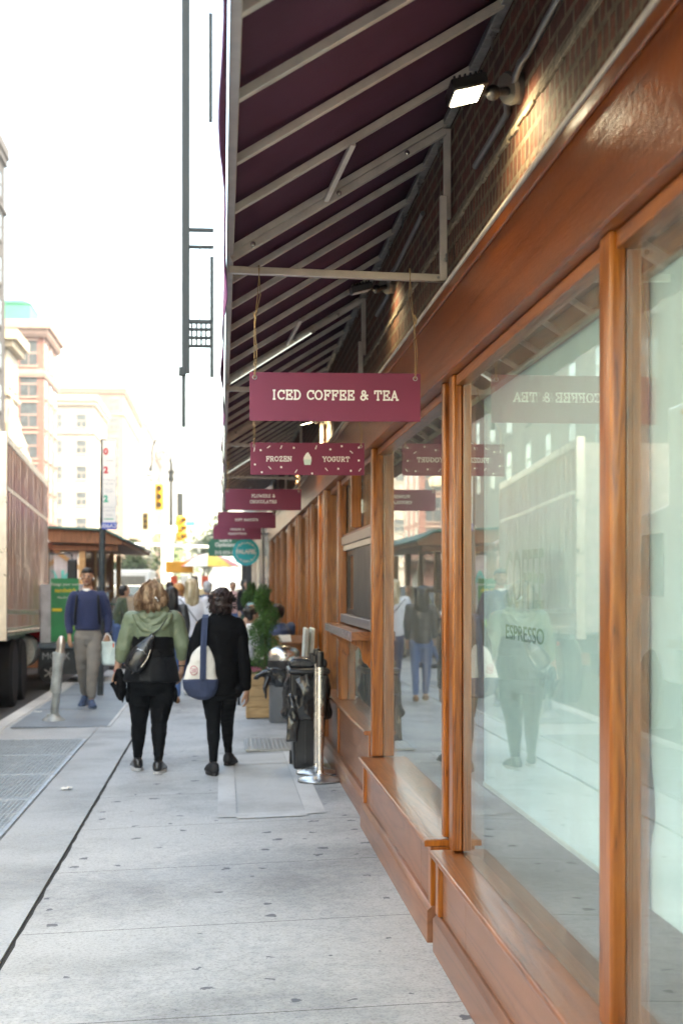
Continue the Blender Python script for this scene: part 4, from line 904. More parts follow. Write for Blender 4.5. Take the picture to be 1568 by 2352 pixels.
text('GAK',.42,MX((-3.5,29.89,1.75),(1,0,0),(0,0,1)),pm('aqua_spray',(.1,.55,.5),.6),'graffiti',T,bold=.01); text('O',.55,MX((-4.15,29.89,1.85),(1,0,0),(0,0,1)),MAT['aqua_spray'],'graffiti',T,bold=.015)
# vending cart with green poster
T=thing('vending_cart',(-2.45,24.4,-.02),'dark wheeled food cart with a green sandwich poster behind the man in blue','cart')
obj('cart_body',MB().box(-3.05,-1.98,24.0,25.5,.12,.55),BLACKM,T,bevel=.02); obj('counter',MB().box(-3.1,-1.93,23.95,25.55,.55,.64),pm('counter_slate',(.1,.14,.17),.4),T,bevel=.012)
obj('upper_cabinet',MB().box(-3.02,-2.35,24.05,25.4,.64,1.62),pm('cabinet_white',(.55,.56,.6),.5),T,bevel=.01)
gp=pm('poster_green',(.02,.25,.09),.4,0,.35,2.2); PO=obj('poster',MB().box(-2.84,-2.38,24.035,24.05,.66,1.72),gp,T)
yl=pm('poster_yellow',(.75,.6,.05),.5)
text('Design your own',.068,MX((-2.61,24.03,1.62),(1,0,0),(0,0,1)),WHITE,'lettering',PO); text('sandwich',.095,MX((-2.60,24.03,1.52),(1,0,0),(0,0,1)),yl,'lettering',PO,bold=.003)
text('Mon-Fri 7-3pm',.05,MX((-2.58,24.03,1.40),(1,0,0),(0,0,1)),WHITE,'lettering',PO)
obj('poster_block',MB().box(-2.82,-2.66,24.03,24.034,1.17,1.22),yl,PO); obj('leaf',MB().ell((-2.5,24.036,1.0),(.10,.004,.16)),pm('poster_lime',(.25,.5,.06),.5),PO)
text('MOAK',.16,MX((-2.75,23.995,.42),(1,0,0),(0,0,1)),pm('grey_spray',(.4,.42,.45),.6),'graffiti',T)
for x in(-2.85,-2.15):
    wheel_=obj('wheel',MB().lathe([(.08,-.03),(.16,-.035),(.17,0),(.16,.035),(.08,.03)],n=24).xf(Mx.Translation((x,23.96,.15))@Mx.Rotation(R(90),4,'X')),RUB,T,smooth=40)
    mb=MB()
    for k in range(5): a=R(72*k); mb.beam((x,23.92,.15),(x+.1*math.cos(a),23.92,.15+.1*math.sin(a)),.012,.02)
    obj('rim',mb,RIM,wheel_)
# low market stall with white top further on
T=thing('fruit_stall',(-2.35,36,0),'low fruit stall with white awning top and orange crates','stall')
obj('stall_awning',MB().prism([(-2.75,1.16),(-1.9,1.16),(-1.95,1.3),(-2.35,1.36),(-2.7,1.3)],'y',35.5,38),pm('stall_white',(.8,.82,.8),.6),T,bevel=.01); obj('awning_edge',MB().box(-2.76,-1.89,35.48,38.02,1.13,1.16),pm('stall_green',(.02,.25,.18),.6),T)
obj('stall_table',MB().box(-2.7,-1.95,35.6,37.9,-.02,.55),WPZ,T,bevel=.01)
mb=MB(); rr=random.Random(9)
for k in range(160): mb.ell((rr.uniform(-2.65,-2.0),rr.uniform(35.6,37.8),.58+rr.uniform(0,.38)),rr.uniform(.04,.06),8)
obj('fruit',mb,pm('orange_fruit',(.65,.25,.07),.5,0,.5,4),T,smooth=180)
for x in(-2.7,-1.97): obj('stall_pole',MB().cyl((x,35.62,.5),(x,35.62,1.2),.015),WHITE,T)

# ---------------------------------------------------------------- leaning meter post
T=thing('meter_post',(-1.99,17.1,gz(-2)),'leaning grey parking meter post without its head, on a round base','post')
M_=Mx.Translation((-1.99,17.1,gz(-2)))@Mx.Rotation(R(5.5),4,'Y')
gg=pm('post_grey',(.34,.37,.37),.5,.4,.3,9)
obj('base',MB().lathe([(.14,.012),(.13,.03),(.09,.05),(.07,.09),(.05,.095),(.001,.1)],(-1.99,17.1,gz(-2)),24),gg,T,smooth=40)
obj('lower_pipe',MB().cyl((0,0,.08),(0,0,.36),.048,.046).xf(M_),gg,T,smooth=50)
obj('sleeve',MB().lathe([(.06,.34),(.066,.36),(.064,.42),(.060,.60),(.072,.80),(.070,.82),(.04,.825)],n=24).xf(M_@Mx.Rotation(R(-1.2),4,'Y')),pm('sleeve_grey',(.42,.45,.44),.45,.3,.35,7),T,smooth=50)
obj('cap',MB().lathe([(.05,.815),(.052,.84),(.046,.86),(.052,.90),(.053,.95),(.044,.97),(.04,.99),(.025,1.015),(.001,1.02)],n=24).xf(M_),ALU,T,smooth=50)
# street pole with parking sign
T=thing('sign_pole',(-1.77,21,-.01),'dark slate street pole carrying a tall white parking sign','pole')
obj('pole',MB().cyl((-1.77,21,-.02),(-1.72,21,3.74),.045,.042,n=18),pm('pole_slate',(.06,.075,.08),.5,.2,.3,12,.2,30),T,smooth=60)
T2=obj('sign_panel',MB().box(-1.73,-1.54,20.94,20.946,2.52,3.72),WHITE,T)
obj('id_plate',MB().box(-1.74,-1.53,20.937,20.944,2.42,2.52),pm('plate_blue',(.02,.08,.5),.4),T)
text('U06A24',.085,MX((-1.635,20.935,2.468),(1,0,0),(0,0,1)),WHITE,'lettering',T)
rd=pm('sign_red',(.6,.03,.05),.5); gn=pm('sign_green',(.02,.4,.25),.5)
for s_,z,m_ in(('0',3.55,rd),('2',3.28,rd),('2',2.86,gn)): text(s_,.13,MX((-1.685,20.938,z),(1,0,0),(0,0,1)),m_,'lettering',T2,bold=.006)
gt=pm('faint_grey_ink',(.45,.47,.5),.6)
for s_,z in(('No Standing',3.14),('7AM-7PM',3.08),('Mon-Fri',3.0),('2 Hr Metered',2.74),('Sat 8AM-7PM',2.69),('Sunday',2.63)): text(s_,.035,MX((-1.64,20.938,z),(1,0,0),(0,0,1)),gt,'lettering',T2)
mb=MB()
for z in(3.42,2.97): mb.beam((-1.70,20.938,z),(-1.57,20.938,z),.002,.008)
obj('arrow',mb,gt,T2); obj('arrow',MB().beam((-1.71,20.938,2.57),(-1.58,20.938,2.57),.002,.012),gn,T2)
# ---------------------------------------------------------------- lamp post and signals at the corner
YEL=pm('signal_yellow',(.62,.38,.05),.5,0,.1,3); SGN=pm('signal_green_lit',(.1,.8,.5),.3,emis=(.1,1,.6),es=2.5); SRD=pm('signal_red_lit',(.8,.1,.05),.3,emis=(1,.1,.05),es=3); OFF=pm('signal_off',(.1,.07,.03),.3)
def signal(x,y,z,label,lit,sc=1,grp='yellow traffic lights by the crossing',rot=0):
    t=thing('traffic_light',(x,y,z),label,'traffic light',grp,rot=(0,0,R(rot)))
    loc(t,MB().box(-.17*sc,.17*sc,-.12,.12,0,1.05*sc),'housing',YEL,bevel=.02)
    for k in range(3):
        zc=(.18+.345*k)*sc
        loc(t,MB().cyl((0,-.125,zc),(0,-.14,zc),.11*sc,n=18),'lens',(SGN if (lit=='g' and k==0) else SRD if(lit=='r' and k==2) else OFF))
        loc(t,MB().tube([(0,-.12,zc+.03),(0,-.30,zc+.02)],.13*sc,n=14,cap=False),'visor',YEL)
    return t
T=thing('lamp_post',(-2.25,63.6,0),'ornate bishop crook street lamp post with signals at the far corner','street lamp')
obj('shaft',MB().lathe([(.22,0),(.24,.3),(.15,.5),(.13,1.2),(.10,1.4),(.08,4),(.06,7.2)],(-2.25,63.6,-.0),16),BLACKM,T,smooth=50)
pts=[(-2.25-.42+.42*math.cos(R(a)),63.6,7.2+.75*math.sin(R(a))+.25) for a in range(0,181,15)]; pts=[(-2.25,63.6,7.0)]+pts+[(-3.09,63.6,6.9)]
obj('crook',MB().tube(pts,.035,n=8),BLACKM,T,smooth=60)
sp=[(-2.72+(.02+.28*k/20)*math.cos(R(k*36)),63.6,7.45+(.02+.28*k/20)*math.sin(R(k*36))) for k in range(21)]
obj('scroll',MB().tube(sp,.018,n=6),BLACKM,T)
obj('lantern_hood',MB().lathe([(.05,.45),(.12,.35),(.14,.1),(.26,0)],(-3.09,63.6,6.5),16),BLACKM,T,smooth=50); obj('lantern_globe',MB().ell((-3.09,63.6,6.45),(.22,.22,.24)),pm('globe_glass',(.85,.84,.8),.3),T,smooth=180)
obj('pedestrian_box',MB().box(-1.98,-1.72,63.4,63.7,4.6,5.7),BLACKM,T,bevel=.02); obj('collar',MB().lathe([(.07,0),(.14,.1),(.1,.3),(.16,.5)],(-2.25,63.6,6.2),14),BLACKM,T,smooth=50)
obj('street_name_sign',MB().box(-2.1,-1.2,63.45,63.48,4.25,4.45),pm('street_sign',(.03,.45,.33),.4),T)
T=thing('white_banner',(-2.35,62.5,0),'bright white sunlit banner panel on a pole at the corner','banner')
obj('banner_panel',MB().box(-2.62,-2.14,62.3,62.36,1.7,4.1),WHITE,T,bevel=.01); obj('banner_pole',MB().cyl((-2.3,62.45,0),(-2.3,62.45,4.1),.05,n=10),BLACKM,T); obj('top_sign',MB().box(-2.95,-1.95,62.25,62.29,3.9,4.2),WHITE,T)
T=thing('mast_arm',(-4.3,63.0,0),'pale silver mast arm stretched across at the crossing','mast arm')
obj('pole',MB().cyl((-13.4,63,0),(-13.4,63,4.2),.13,.10,n=14),GALV,T); obj('arm',MB().cyl((-13.4,63,3.75),(1.75,63,3.22),.085,.055,n=12),pm('silver_paint',(.75,.75,.74),.4,.2),T)
signal(-2.75,63.1,4.95,'large yellow traffic light high beside the lamp post','n',1.05); signal(-1.82,63.0,3.55,'yellow traffic light right of the white banner','n',1.05,rot=30)
signal(-5.85,110,5.9,'middle yellow traffic light farther down the road','n',1.2); signal(-8.15,140,3.55,'small far traffic light showing green','g',1.1); signal(-9.0,150,1.6,'small far traffic light showing red above the shuttle','r',1.0); signal(-7.6,135,1.4,'small red traffic light left of the dark tree','r',.8)
# hot dog cart and umbrella
T=thing('hot_dog_cart',(-.75,45,0),'orange and silver hot dog cart at the sunny corner','food cart')
og=pm('cart_orange',(.75,.33,.03),.4,0,.2,3)
obj('cart_body',MB().box(-1.6,-.35,44.6,45.4,.3,1.05),og,T,bevel=.02); obj('glass_case',MB().box(-1.55,-.4,44.65,45.3,1.05,1.5),pm('case',(.75,.6,.35),.3),T,bevel=.01)
obj('cart_roof',MB().box(-1.75,-.9,44.5,45.5,2.0,2.35),og,T,bevel=.02)
for k in range(4): obj('menu_picture',MB().box(-1.6+k*.32,-1.38+k*.32,44.58,44.6,1.55,1.9),pm('pic%d'%k,[(.6,.08,.03),(.8,.8,.75),(.1,.08,.08),(.7,.1,.05)][k],.4),T)
for x in(-1.7,-.95): obj('roof_post',MB().cyl((x,44.6,1.05),(x,44.6,2.0),.02),GALV,T)
for x in(-1.4,-.6): obj('wheel',MB().cyl((x,44.55,.2),(x,44.62,.2),.2,n=20),RUB,T)
T=thing('cart_umbrella',(-.55,45.1,0),'yellow and red cart umbrella open over the hot dog cart','umbrella')
cols=[pm('umb_y',(.85,.6,.1),.7),pm('umb_r',(.75,.25,.22),.7),pm('umb_w',(.85,.8,.7),.7)]
for k in range(8):
    mb=MB(); a,b_=2*math.pi*k/8,2*math.pi*(k+1)/8
    top=V((-.45,45.1,2.62)); q=[]
    for j in range(4):
        r_=.0+j/3*1.05; z=2.62-.42*(j/3)**1.6
        q.append([V((-.45+r_*math.cos(t_),45.1+r_*math.sin(t_),z)) for t_ in(a,(a+b_)/2,b_)])
    o=0
    for ring in q: mb.v+=[tuple(p) for p in ring]
    for j in range(3):
        for i in range(2): c_=j*3+i; mb.f.append((c_,c_+1,c_+4,c_+3))
    obj('panel',mb,cols[k%3],T,flip=False)
obj('umbrella_pole',MB().cyl((-.45,45.1,.3),(-.45,45.1,2.6),.02),GALV,T)
# far trees
def tree(x,y,h,cr,label,c,n=2600,size=.28,seed=1,trunk=.16,group='street trees far down the road',cz=.62):
    rr=random.Random(seed); t=thing('street_tree',(x,y,0),label,'tree',group)
    mb=MB().tube([(x,y,0),(x+.05,y,h*.3),(x-.05,y+.1,h*.6)],[trunk,trunk*.8,trunk*.4],10)
    for k in range(7): a=rr.uniform(0,6.3); mb.tube([(x,y,h*.3+k*.05*h),(x+math.cos(a)*cr*.6,y+math.sin(a)*cr*.6,h*.55+k*.05*h)],[trunk*.45,trunk*.12],6)
    obj('trunk',mb,pm('bark%d'%seed,(.12,.09,.07),.9),t)
    cl=[(V((x+rr.gauss(0,cr*.5),y+rr.gauss(0,cr*.5),h*cz+rr.gauss(0,h*.16))),rr.uniform(.25,.5)*cr) for _ in range(26)]
    pts=[]
    for _ in range(n):
        c_,r_=rr.choice(cl); d=V((rr.gauss(0,1),rr.gauss(0,1),rr.gauss(0,1))).normalized()*r_*rr.uniform(.6,1); pts.append(c_+d)
    mb=MB(); leaves(mb,pts,size,rr); obj('crown',mb,pm('leaf%d'%seed,c,.6,0,.45,1.5),t,flip=False)
tree(-7.2,118,5.2,2.2,'dark green street tree beside the small green traffic light',(.05,.09,.03),seed=1)
tree(-8.6,132,4.6,2.0,'olive street tree just left of the dark one',(.12,.11,.03),seed=2)
tree(-6.3,170,7.5,2.6,'pale green tree beyond the corner, right of the yellow lights',(.13,.18,.08),seed=3)
tree(-1.9,150,9,2.4,'pale green tree showing left of the cheese sign',(.13,.18,.08),seed=4)
# ---------------------------------------------------------------- people
def skin(name,c): return pm(name,c,.5,0,.08,14,spec=.4)
SK1=skin('skin_light',(.50,.29,.20)); SK2=skin('skin_tan',(.44,.25,.16)); SK3=skin('skin_warm',(.42,.23,.15))
def cloth(name,c,bmp=.35,bs=18,rough=.85,sheen=.2): return pm(name,c,rough,0,.1,6,bmp,bs,sheen=sheen)
def wr(a,f,a2=0,f2=30,st=(1,1,1)):
    return lambda p,n:(noise.noise(V((p.x*f*st[0],p.y*f*st[1],p.z*f*st[2])))*a+(noise.noise(p*f2)*a2 if a2 else 0))
def hand(mb,w_,d,side,curl=.5,sc=1.0,palm=(0,1,0)):
    """hand hanging from wrist w_ along d; palm faces `palm`; five separate fingers, thumb off the side"""
    w_=V(w_);d=V(d).normalized();p=V(palm);p=(p-d*p.dot(d)).normalized();s_=d.cross(p)*side
    def P_(a,b,c): return w_+(d*a+s_*b+p*c)*sc
    mb.chain([(P_(0,0,0),.024*sc),(P_(.03,0,.0),.026*sc)])
    for b in(-.026,-.009,.009,.026): mb.chain([(P_(.02,b*.7,0),.016*sc),(P_(.085,b,.0),.0125*sc)],8)
    for b,l,q in((-.029,.062,1.1),(-.010,.074,1.0),(.009,.080,.95),(.028,.072,.9)):
        a0=P_(.088,b,0); c=curl*q
        p1=a0+(d*math.cos(c*.5)+p*math.sin(c*.5))*l*.45*sc; p2=p1+(d*math.cos(c*1.3)+p*math.sin(c*1.3))*l*.32*sc; p3=p2+(d*math.cos(c*2)+p*math.sin(c*2))*l*.23*sc
        mb.chain([(a0,.0098*sc),(p1,.0092*sc),(p2,.0086*sc),(p3,.0072*sc)],8)
    t0=P_(.025,.026,.004);t1=P_(.058,.052,.016);t2=P_(.085,.056,.026);t3=P_(.104,.052,.034)
    mb.chain([(t0,.015*sc),(t1,.0125*sc),(t2,.0105*sc),(t3,.0085*sc)],8)
def shoe(t,name,ank,dr,mat,solemat,l=.27,h=.085,pitch=0,label=None,w_=.046):
    """ank = point on ground under the ankle; dr=heading deg (0=+Y)"""
    mb=MB(); mb.chain([((0,-.055,.052),.042),((0,.0,.062),.045),((0,.06,.05),.044),((0,.13,.040),.042),((0,l-.105,.034),.034)]); mb.ell((0,-.04,.075),(.043,.05,.04)); mb.ell((0,.02,.075),(.04,.06,.038))
    mb.ell((0,l-.12,.03),(w_,.055,.028)); M_=Mx.Translation(V(ank))@Mx.Rotation(R(-dr),4,'Z')@Mx.Rotation(R(pitch),4,'X')
    me=remesh(mb,.007,4); 
    for v in me.vertices: v.co.z=max(v.co.z,.018)
    me.transform(M_); s_=obj(name,me,mat,t,smooth=180,label=label)
    n=20; poly=[]
    for k in range(n):
        a=2*math.pi*k/n; y=.045+(l/2+.008)*math.sin(a); x=(w_+.004)*math.cos(a)*(1 if y>0 else .86); poly.append((x,y))
    obj('sole',MB().prism(poly,'z',.0,.024).xf(M_),solemat,s_,bevel=.004); return s_
def face(t,c,sc,yaw,sk,brow=(.03,.02,.015),beard=None):
    """eyes, brows, mouth on a head centred at c looking along yaw (deg, 0=+Y)"""
    M_=Mx.Translation(V(c))@Mx.Rotation(R(-yaw),4,'Z')@Mx.Scale(sc,4)
    ew=MAT.get('eye_white') or pm('eye_white',(.6,.57,.54),.2); ir=MAT.get('iris') or pm('iris',(.03,.015,.01),.15)
    mb=MB()
    for x in(-.031,.031): mb.ell((x,.084,.004),(.0135,.008,.007),12)
    obj('eye',mb.xf(M_),ew,t,smooth=180); mb=MB()
    for x in(-.031,.031): mb.ell((x,.0905,.004),(.006,.003,.006),10)
    obj('iris',mb.xf(M_),ir,t); mb=MB()
    bm_=MAT.get('brow') or pm('brow',brow,.8)
    for x in(-.031,.031): mb.chain([((x-.019,.084,.020),.0032),((x,.092,.0255),.0042),((x+.019,.084,.020),.0032)],8)
    obj('eyebrow',mb.xf(M_),bm_,t)
    lp=MAT.get('lips') or pm('lips',(.32,.12,.09),.4)
    mb=MB().chain([((-.022,.083,-.058),.003),((-.008,.094,-.055),.0055),((.008,.094,-.055),.0055),((.022,.083,-.058),.003)],8).chain([((-.017,.085,-.063),.003),((0,.094,-.065),.006),((.017,.085,-.063),.003)],8)
    obj('lips',mb.xf(M_),lp,t)
def headmb(mb,c,sc=1,yaw=0,feat=True):
    M_=Mx.Translation(V(c))@Mx.Rotation(R(-yaw),4,'Z')@Mx.Scale(sc,4); h=MB()
    h.ell((0,-.005,.022),(.074,.094,.088)); h.ell((0,.03,-.035),(.056,.055,.07)); h.chain([((-.02,.05,-.085),.02),((.02,.05,-.085),.02)]); h.ell((0,.062,-.088),(.02,.018,.016))
    h.chain([((0,-.03,-.03),.05),((0,-.035,-.13),.049)])
    if feat:
        h.chain([((0,.086,.012),.008),((0,.102,-.020),.0125),((0,.093,-.027),.012)],8)
        for x in(-1,1): h.ell((x*.077,-.005,-.012),(.012,.02,.03),10); h.ell((x*.014,.088,-.027),(.009,.009,.007),8); h.ell((x*.042,.064,-.015),(.02,.02,.018),8)
        h.ell((0,.082,.026),(.046,.012,.012),8)
    mb.add([tuple(M_@V(p)) for p in h.v],h.f)
def body(t,spec,sk,voxel=.0075):
    mb=MB(); headmb(mb,spec['head'],spec.get('hs',1),spec.get('yaw',0),spec.get('feat',True))
    tr=spec['torso']; mb.loft([(x,y,z,rx*.9,ry*.9) for x,y,z,rx,ry in tr])
    nx=V(tr[-1][:3]); hc=V(spec['head']); mb.chain([(nx,.075),(nx.lerp(hc,.35),.052),(hc+V((0,-.03,-.06)),.05)])
    for a in spec['arms']: mb.chain([(p,r*.8) for p,r in a['pts']])
    for l in spec['legs']: mb.chain([(p,r*.86) for p,r in l])
    for i,a in enumerate(spec['arms']):
        if 'hand' in a: p=V(a['pts'][-1][0]); q=V(a['pts'][-2][0]); hand(mb,p,a['hand'].get('d',p-q),a['hand']['side'],a['hand'].get('curl',.5),a['hand'].get('sc',1),a['hand'].get('palm',(0,1,0)))
    me=remesh(mb,voxel,3); return obj('body',me,sk,t,smooth=180)
def wear(t,name,build,mat,voxel=.01,sm=5,disp=None,clip=None,label=None,parent=None):
    mb=MB(); build(mb); me=remesh(mb,voxel,sm,disp); return obj(name,me,mat,parent or t,smooth=180,label=label)

# --- woman in the green and black jacket
def strands(mb,paths,r,rr,n,spread=.012,k=5):
    for _ in range(n):
        p=rr.choice(paths); off=V((rr.gauss(0,spread),rr.gauss(0,spread),rr.gauss(0,spread)))
        pts=[V(q)+off*(.6+.8*i/len(p))+V((rr.gauss(0,.002),rr.gauss(0,.002),rr.gauss(0,.002))) for i,q in enumerate(p)]
        mb.tube(pts,[r]*(len(pts)-1)+[r*.3],5)
def hairmat(name,a,b,c):
    m,n,bs=nodes(name); nz=N(n,'TexNoise',i_Scale=26,i_Detail=5); n.links.new(coords(n,(1,1,.16)),nz.inputs[0]); n.links.new(ramp(n,nz.outputs[0],[(.36,a),(.5,b),(.64,c)]),bs.inputs['Base Color']); bs.inputs['Roughness'].default_value=.42; bs.inputs['Specular IOR Level'].default_value=.4
    bump(n,bs,nz.outputs[0],.6,.01); return m
HB=hairmat('hair_streaked_blonde',(.10,.05,.025),(.26,.15,.08),(.52,.37,.23)); HD=hairmat('hair_dark_brown',(.010,.006,.006),(.03,.016,.014),(.07,.035,.03)); HBL=hairmat('hair_black',(.006,.005,.005),(.014,.011,.01),(.03,.024,.02))
HY=hairmat('hair_ash_blonde',(.25,.18,.10),(.45,.36,.22),(.68,.58,.42)); HG=hairmat('hair_grey',(.3,.3,.3),(.45,.45,.45),(.6,.6,.6)); HO=hairmat('hair_ginger',(.2,.08,.02),(.45,.2,.06),(.6,.32,.12))
def dull(*ms):
    for m_ in ms: m_.node_tree.nodes['Principled BSDF'].inputs['Specular IOR Level'].default_value=.15
BLK=cloth('black_knit',(.004,.0042,.005),.4,30,sheen=0); LEG=cloth('black_leggings',(.0055,.0065,.008),.25,26,.8,sheen=0); SAGE=cloth('sage_nylon',(.165,.205,.125),.45,9,.5,.05); CHAR=cloth('charcoal_nylon',(.009,.010,.012),.4,9,.5,.05); BLKN=cloth('black_nylon',(.005,.005,.006),.4,9,.5,.05)
dull(BLK,LEG,CHAR,BLKN)
RUBB=pm('black_sole',(.02,.02,.022),.6); RUBW=pm('pale_sole',(.5,.5,.5),.5); LEATHER=pm('black_leather',(.012,.013,.015),.3,0,.2,9,.25,35,coat=.3)
bx,by,bz=-.60,12.15,gz(-.6)
def W(x,y,z): return (bx+x,by+y,bz+z)
T=thing('person',(bx,by,bz),'woman walking away in a green and black hooded jacket and black leggings, hair clipped up','person')
armL=[(W(-.165,0,1.315),.066),(W(-.235,-.01,1.10),.06),(W(-.268,.01,.955),.042),(W(-.292,.03,.842),.029)]
armR=[(W(.215,0,1.315),.066),(W(.275,-.02,1.11),.06),(W(.268,.01,1.0),.045),(W(.256,.035,.875),.029)]
torso=[(bx+.015,by,bz+.72,.17,.13),(bx+.005,by,bz+.80,.20,.15),(bx+.02,by,bz+.93,.185,.14),(bx+.035,by,bz+1.03,.165,.13),(bx+.03,by,bz+1.15,.17,.13),(bx+.025,by,bz+1.27,.19,.125),(bx+.022,by,bz+1.335,.19,.10),(bx+.018,by,bz+1.385,.10,.08)]
legL=[(W(-.095,0,.76),.108),(W(-.10,.03,.64),.10),(W(-.10,.08,.49),.081),(W(-.105,.11,.41),.067),(W(-.112,.135,.32),.066),(W(-.118,.17,.21),.05),(W(-.122,.2,.11),.037),(W(-.122,.2,.05),.034)]
legR=[(W(.10,0,.76),.112),(W(.098,0,.64),.103),(W(.075,.01,.50),.083),(W(.07,.01,.42),.069),(W(.068,-.005,.325),.067),(W(.066,-.02,.22),.051),(W(.064,-.03,.12),.038),(W(.064,-.03,.05),.034)]
sp=dict(head=W(.012,.02,1.50),hs=1.0,yaw=0,feat=False,torso=torso,arms=[dict(pts=armL,hand=dict(side=1,curl=.9,sc=.92,palm=(.6,.8,0))),dict(pts=armR,hand=dict(side=-1,curl=.55,sc=.92,palm=(-.8,.3,0)))],legs=[legL,legR])
body(T,sp,SK1,.006)
def jk(mb):
    mb.loft([(bx+.018,by,bz+1.13,.178,.15),(bx+.018,by,bz+1.18,.188,.152),(bx+.022,by,bz+1.28,.21,.145),(bx+.022,by,bz+1.345,.20,.12),(bx+.018,by,bz+1.395,.105,.10)],28)
    mb.chain([(W(-.15,0,1.30),.082),(W(-.172,0,1.26),.077),(W(-.212,-.01,1.14),.068),(W(-.230,-.01,1.06),.070),(W(-.243,-.0,1.005),.058),(W(-.25,.0,.975),.05)])
    mb.chain([(W(.195,0,1.30),.082),(W(.217,0,1.26),.077),(W(.25,-.01,1.15),.068),(W(.262,-.01,1.08),.068),(W(.264,-.0,1.02),.056),(W(.262,.01,.99),.05)])
wear(T,'jacket',jk,SAGE,.008,4,wr(.009,14,.003,40,(1,1,.6)))
def jp(mb): mb.loft([(bx+.012,by,bz+.985,.186,.163),(bx+.018,by,bz+1.0,.183,.16),(bx+.02,by,bz+1.08,.180,.153),(bx+.02,by,bz+1.155,.184,.156),(bx+.02,by,bz+1.162,.182,.152)],32)
wear(T,'jacket_panel',jp,BLKN,.008,2,wr(.007,12,.002,40,(.6,1,2)))
def jh(mb): mb.loft([(bx+.01,by,bz+.775,.238,.182),(bx+.0,by,bz+.79,.243,.185),(bx+.008,by,bz+.86,.225,.178),(bx+.012,by,bz+.93,.202,.168),(bx+.014,by,bz+.985,.190,.162),(bx+.014,by,bz+.99,.186,.16)],32)
wear(T,'jacket_hem',jh,CHAR,.008,2,wr(.008,9,.002,40,(1.6,1,1)))
def hood(mb):
    for k in range(9):
        a=R(200+k*17.5); mb.ell(W(.02+.10*math.cos(a),-.015+.105*math.sin(a)*.95,1.375-.035*math.sin(math.pi*k/8)),(.05,.05,.042),12)
    for k in range(25):
        u=k/24*2-1; mb.ell(W(.02+u*.145,-.105-.03*(1-u*u),1.335-.135*(1-u*u)**.8),(.030,.028,.030),12)
    for k in range(19):
        u=k/18*2-1; mb.ell(W(.025+u*.10,-.12-.012*(1-u*u),1.345-.075*(1-u*u)),(.024,.024,.026),12)
    mb.ell(W(.02,-.11,1.30),(.10,.035,.075),16)
wear(T,'hood',hood,SAGE,.007,12,wr(.006,16,.002,40,(1,1,2)))
def lg(mb):
    mb.loft([(bx+.0,by+.01,bz+.66,.17,.12),(bx+.002,by,bz+.72,.205,.155),(bx+.008,by,bz+.80,.215,.165),(bx+.01,by,bz+.88,.19,.15)],28)
    mb.chain([(p,r*1.0) for p,r in legL[:-1]]); mb.chain([(p,r*1.0) for p,r in legR[:-1]])
wear(T,'leggings',lg,LEG,.008,5,wr(.0045,16,.0018,60,(.8,.8,2.2)))
for ss in(-1,1): wear(T,'thigh_pocket',lambda mb:mb.ell(W(-.195 if ss<0 else .205,.01,.66),(.022,.05,.07)),LEG,.008,4)
shoe(T,'shoe',W(-.124,.2,0),-10,LEATHER,RUBW,w_=.05); shoe(T,'shoe',W(.066,-.03,0),8,LEATHER,RUBW,w_=.05)
def hr(mb):
    mb.ell(W(.01,-.005,1.525),(.112,.12,.108)); mb.ell(W(-.03,-.03,1.47),(.115,.11,.10)); mb.ell(W(.055,-.02,1.475),(.10,.105,.10)); mb.ell(W(.0,-.05,1.415),(.125,.07,.055)); mb.ell(W(-.09,0.0,1.43),(.05,.06,.07)); mb.ell(W(.10,.0,1.43),(.045,.06,.07))
HR=wear(T,'hair',hr,HB,.008,3,wr(.007,24,.003,60,(1,1,.35)))
mb=MB(); rr=random.Random(2)
def curl(c,r,a0,n=10,lead=None,s_=1): 
    pts=[V(q) for q in (lead or [])]
    for i in range(n): a=R(a0+s_*i*38); rad=r*(1-.05*i); pts.append(V(c)+V((rad*math.cos(a),-.012-.003*i,rad*math.sin(a))))
    return pts
pp=[curl(W(-.085,-.12,1.43),.045,60,10,[W(-.04,-.09,1.60),W(-.085,-.115,1.54)],-1),curl(W(-.035,-.13,1.425),.035,90,9,[W(-.01,-.1,1.60),W(-.05,-.13,1.52)],-1),curl(W(.09,-.12,1.455),.038,120,9,[W(.05,-.09,1.60),W(.02,-.135,1.5)],1),
 [W(.0,-.06,1.63),W(-.06,-.11,1.57),W(-.10,-.11,1.47),W(-.11,-.08,1.39)],[W(.03,-.05,1.635),W(.09,-.10,1.57),W(.125,-.07,1.47),W(.115,-.05,1.39)],
 [W(.02,-.08,1.62),W(-.02,-.13,1.55),W(.03,-.15,1.48),W(.06,-.15,1.45)],[W(-.01,-.08,1.62),W(.05,-.135,1.55),W(.04,-.15,1.47)],[W(.03,-.15,1.46),W(-.02,-.15,1.44),W(-.05,-.145,1.46)],
 [W(.03,-.15,1.45),W(.02,-.155,1.41),W(.035,-.15,1.36)],[W(.02,-.15,1.45),W(-.01,-.155,1.40),W(-.02,-.145,1.355)],[W(.05,-.15,1.45),W(.07,-.15,1.41),W(.065,-.14,1.375)]]
strands(mb,pp,.0028,rr,520,.0085); obj('hair_strands',mb,HB,HR,smooth=180)
obj('hair_clip',MB().tube([W(.045,-.17,1.49),W(.06,-.178,1.475),W(.07,-.172,1.455)],.006).ell(W(.05,-.175,1.483),(.012,.008,.009)),STEEL,HR)
obj('sleeve_patch',MB().box(bx-.316,bx-.308,by-.05,by-.005,bz+1.065,bz+1.10).xf(Mx.Identity(4)),pm('patch_red',(.75,.12,.06),.5),T)
obj('wristband',MB().lathe([(.031,-.006),(.033,0),(.031,.006)],W(.259,.03,.905),18),BLACKP,T); obj('wristband',MB().lathe([(.032,-.006),(.034,0),(.032,.006)],W(-.286,.025,.865),18),pm('band_pink',(.35,.12,.15),.5),T)
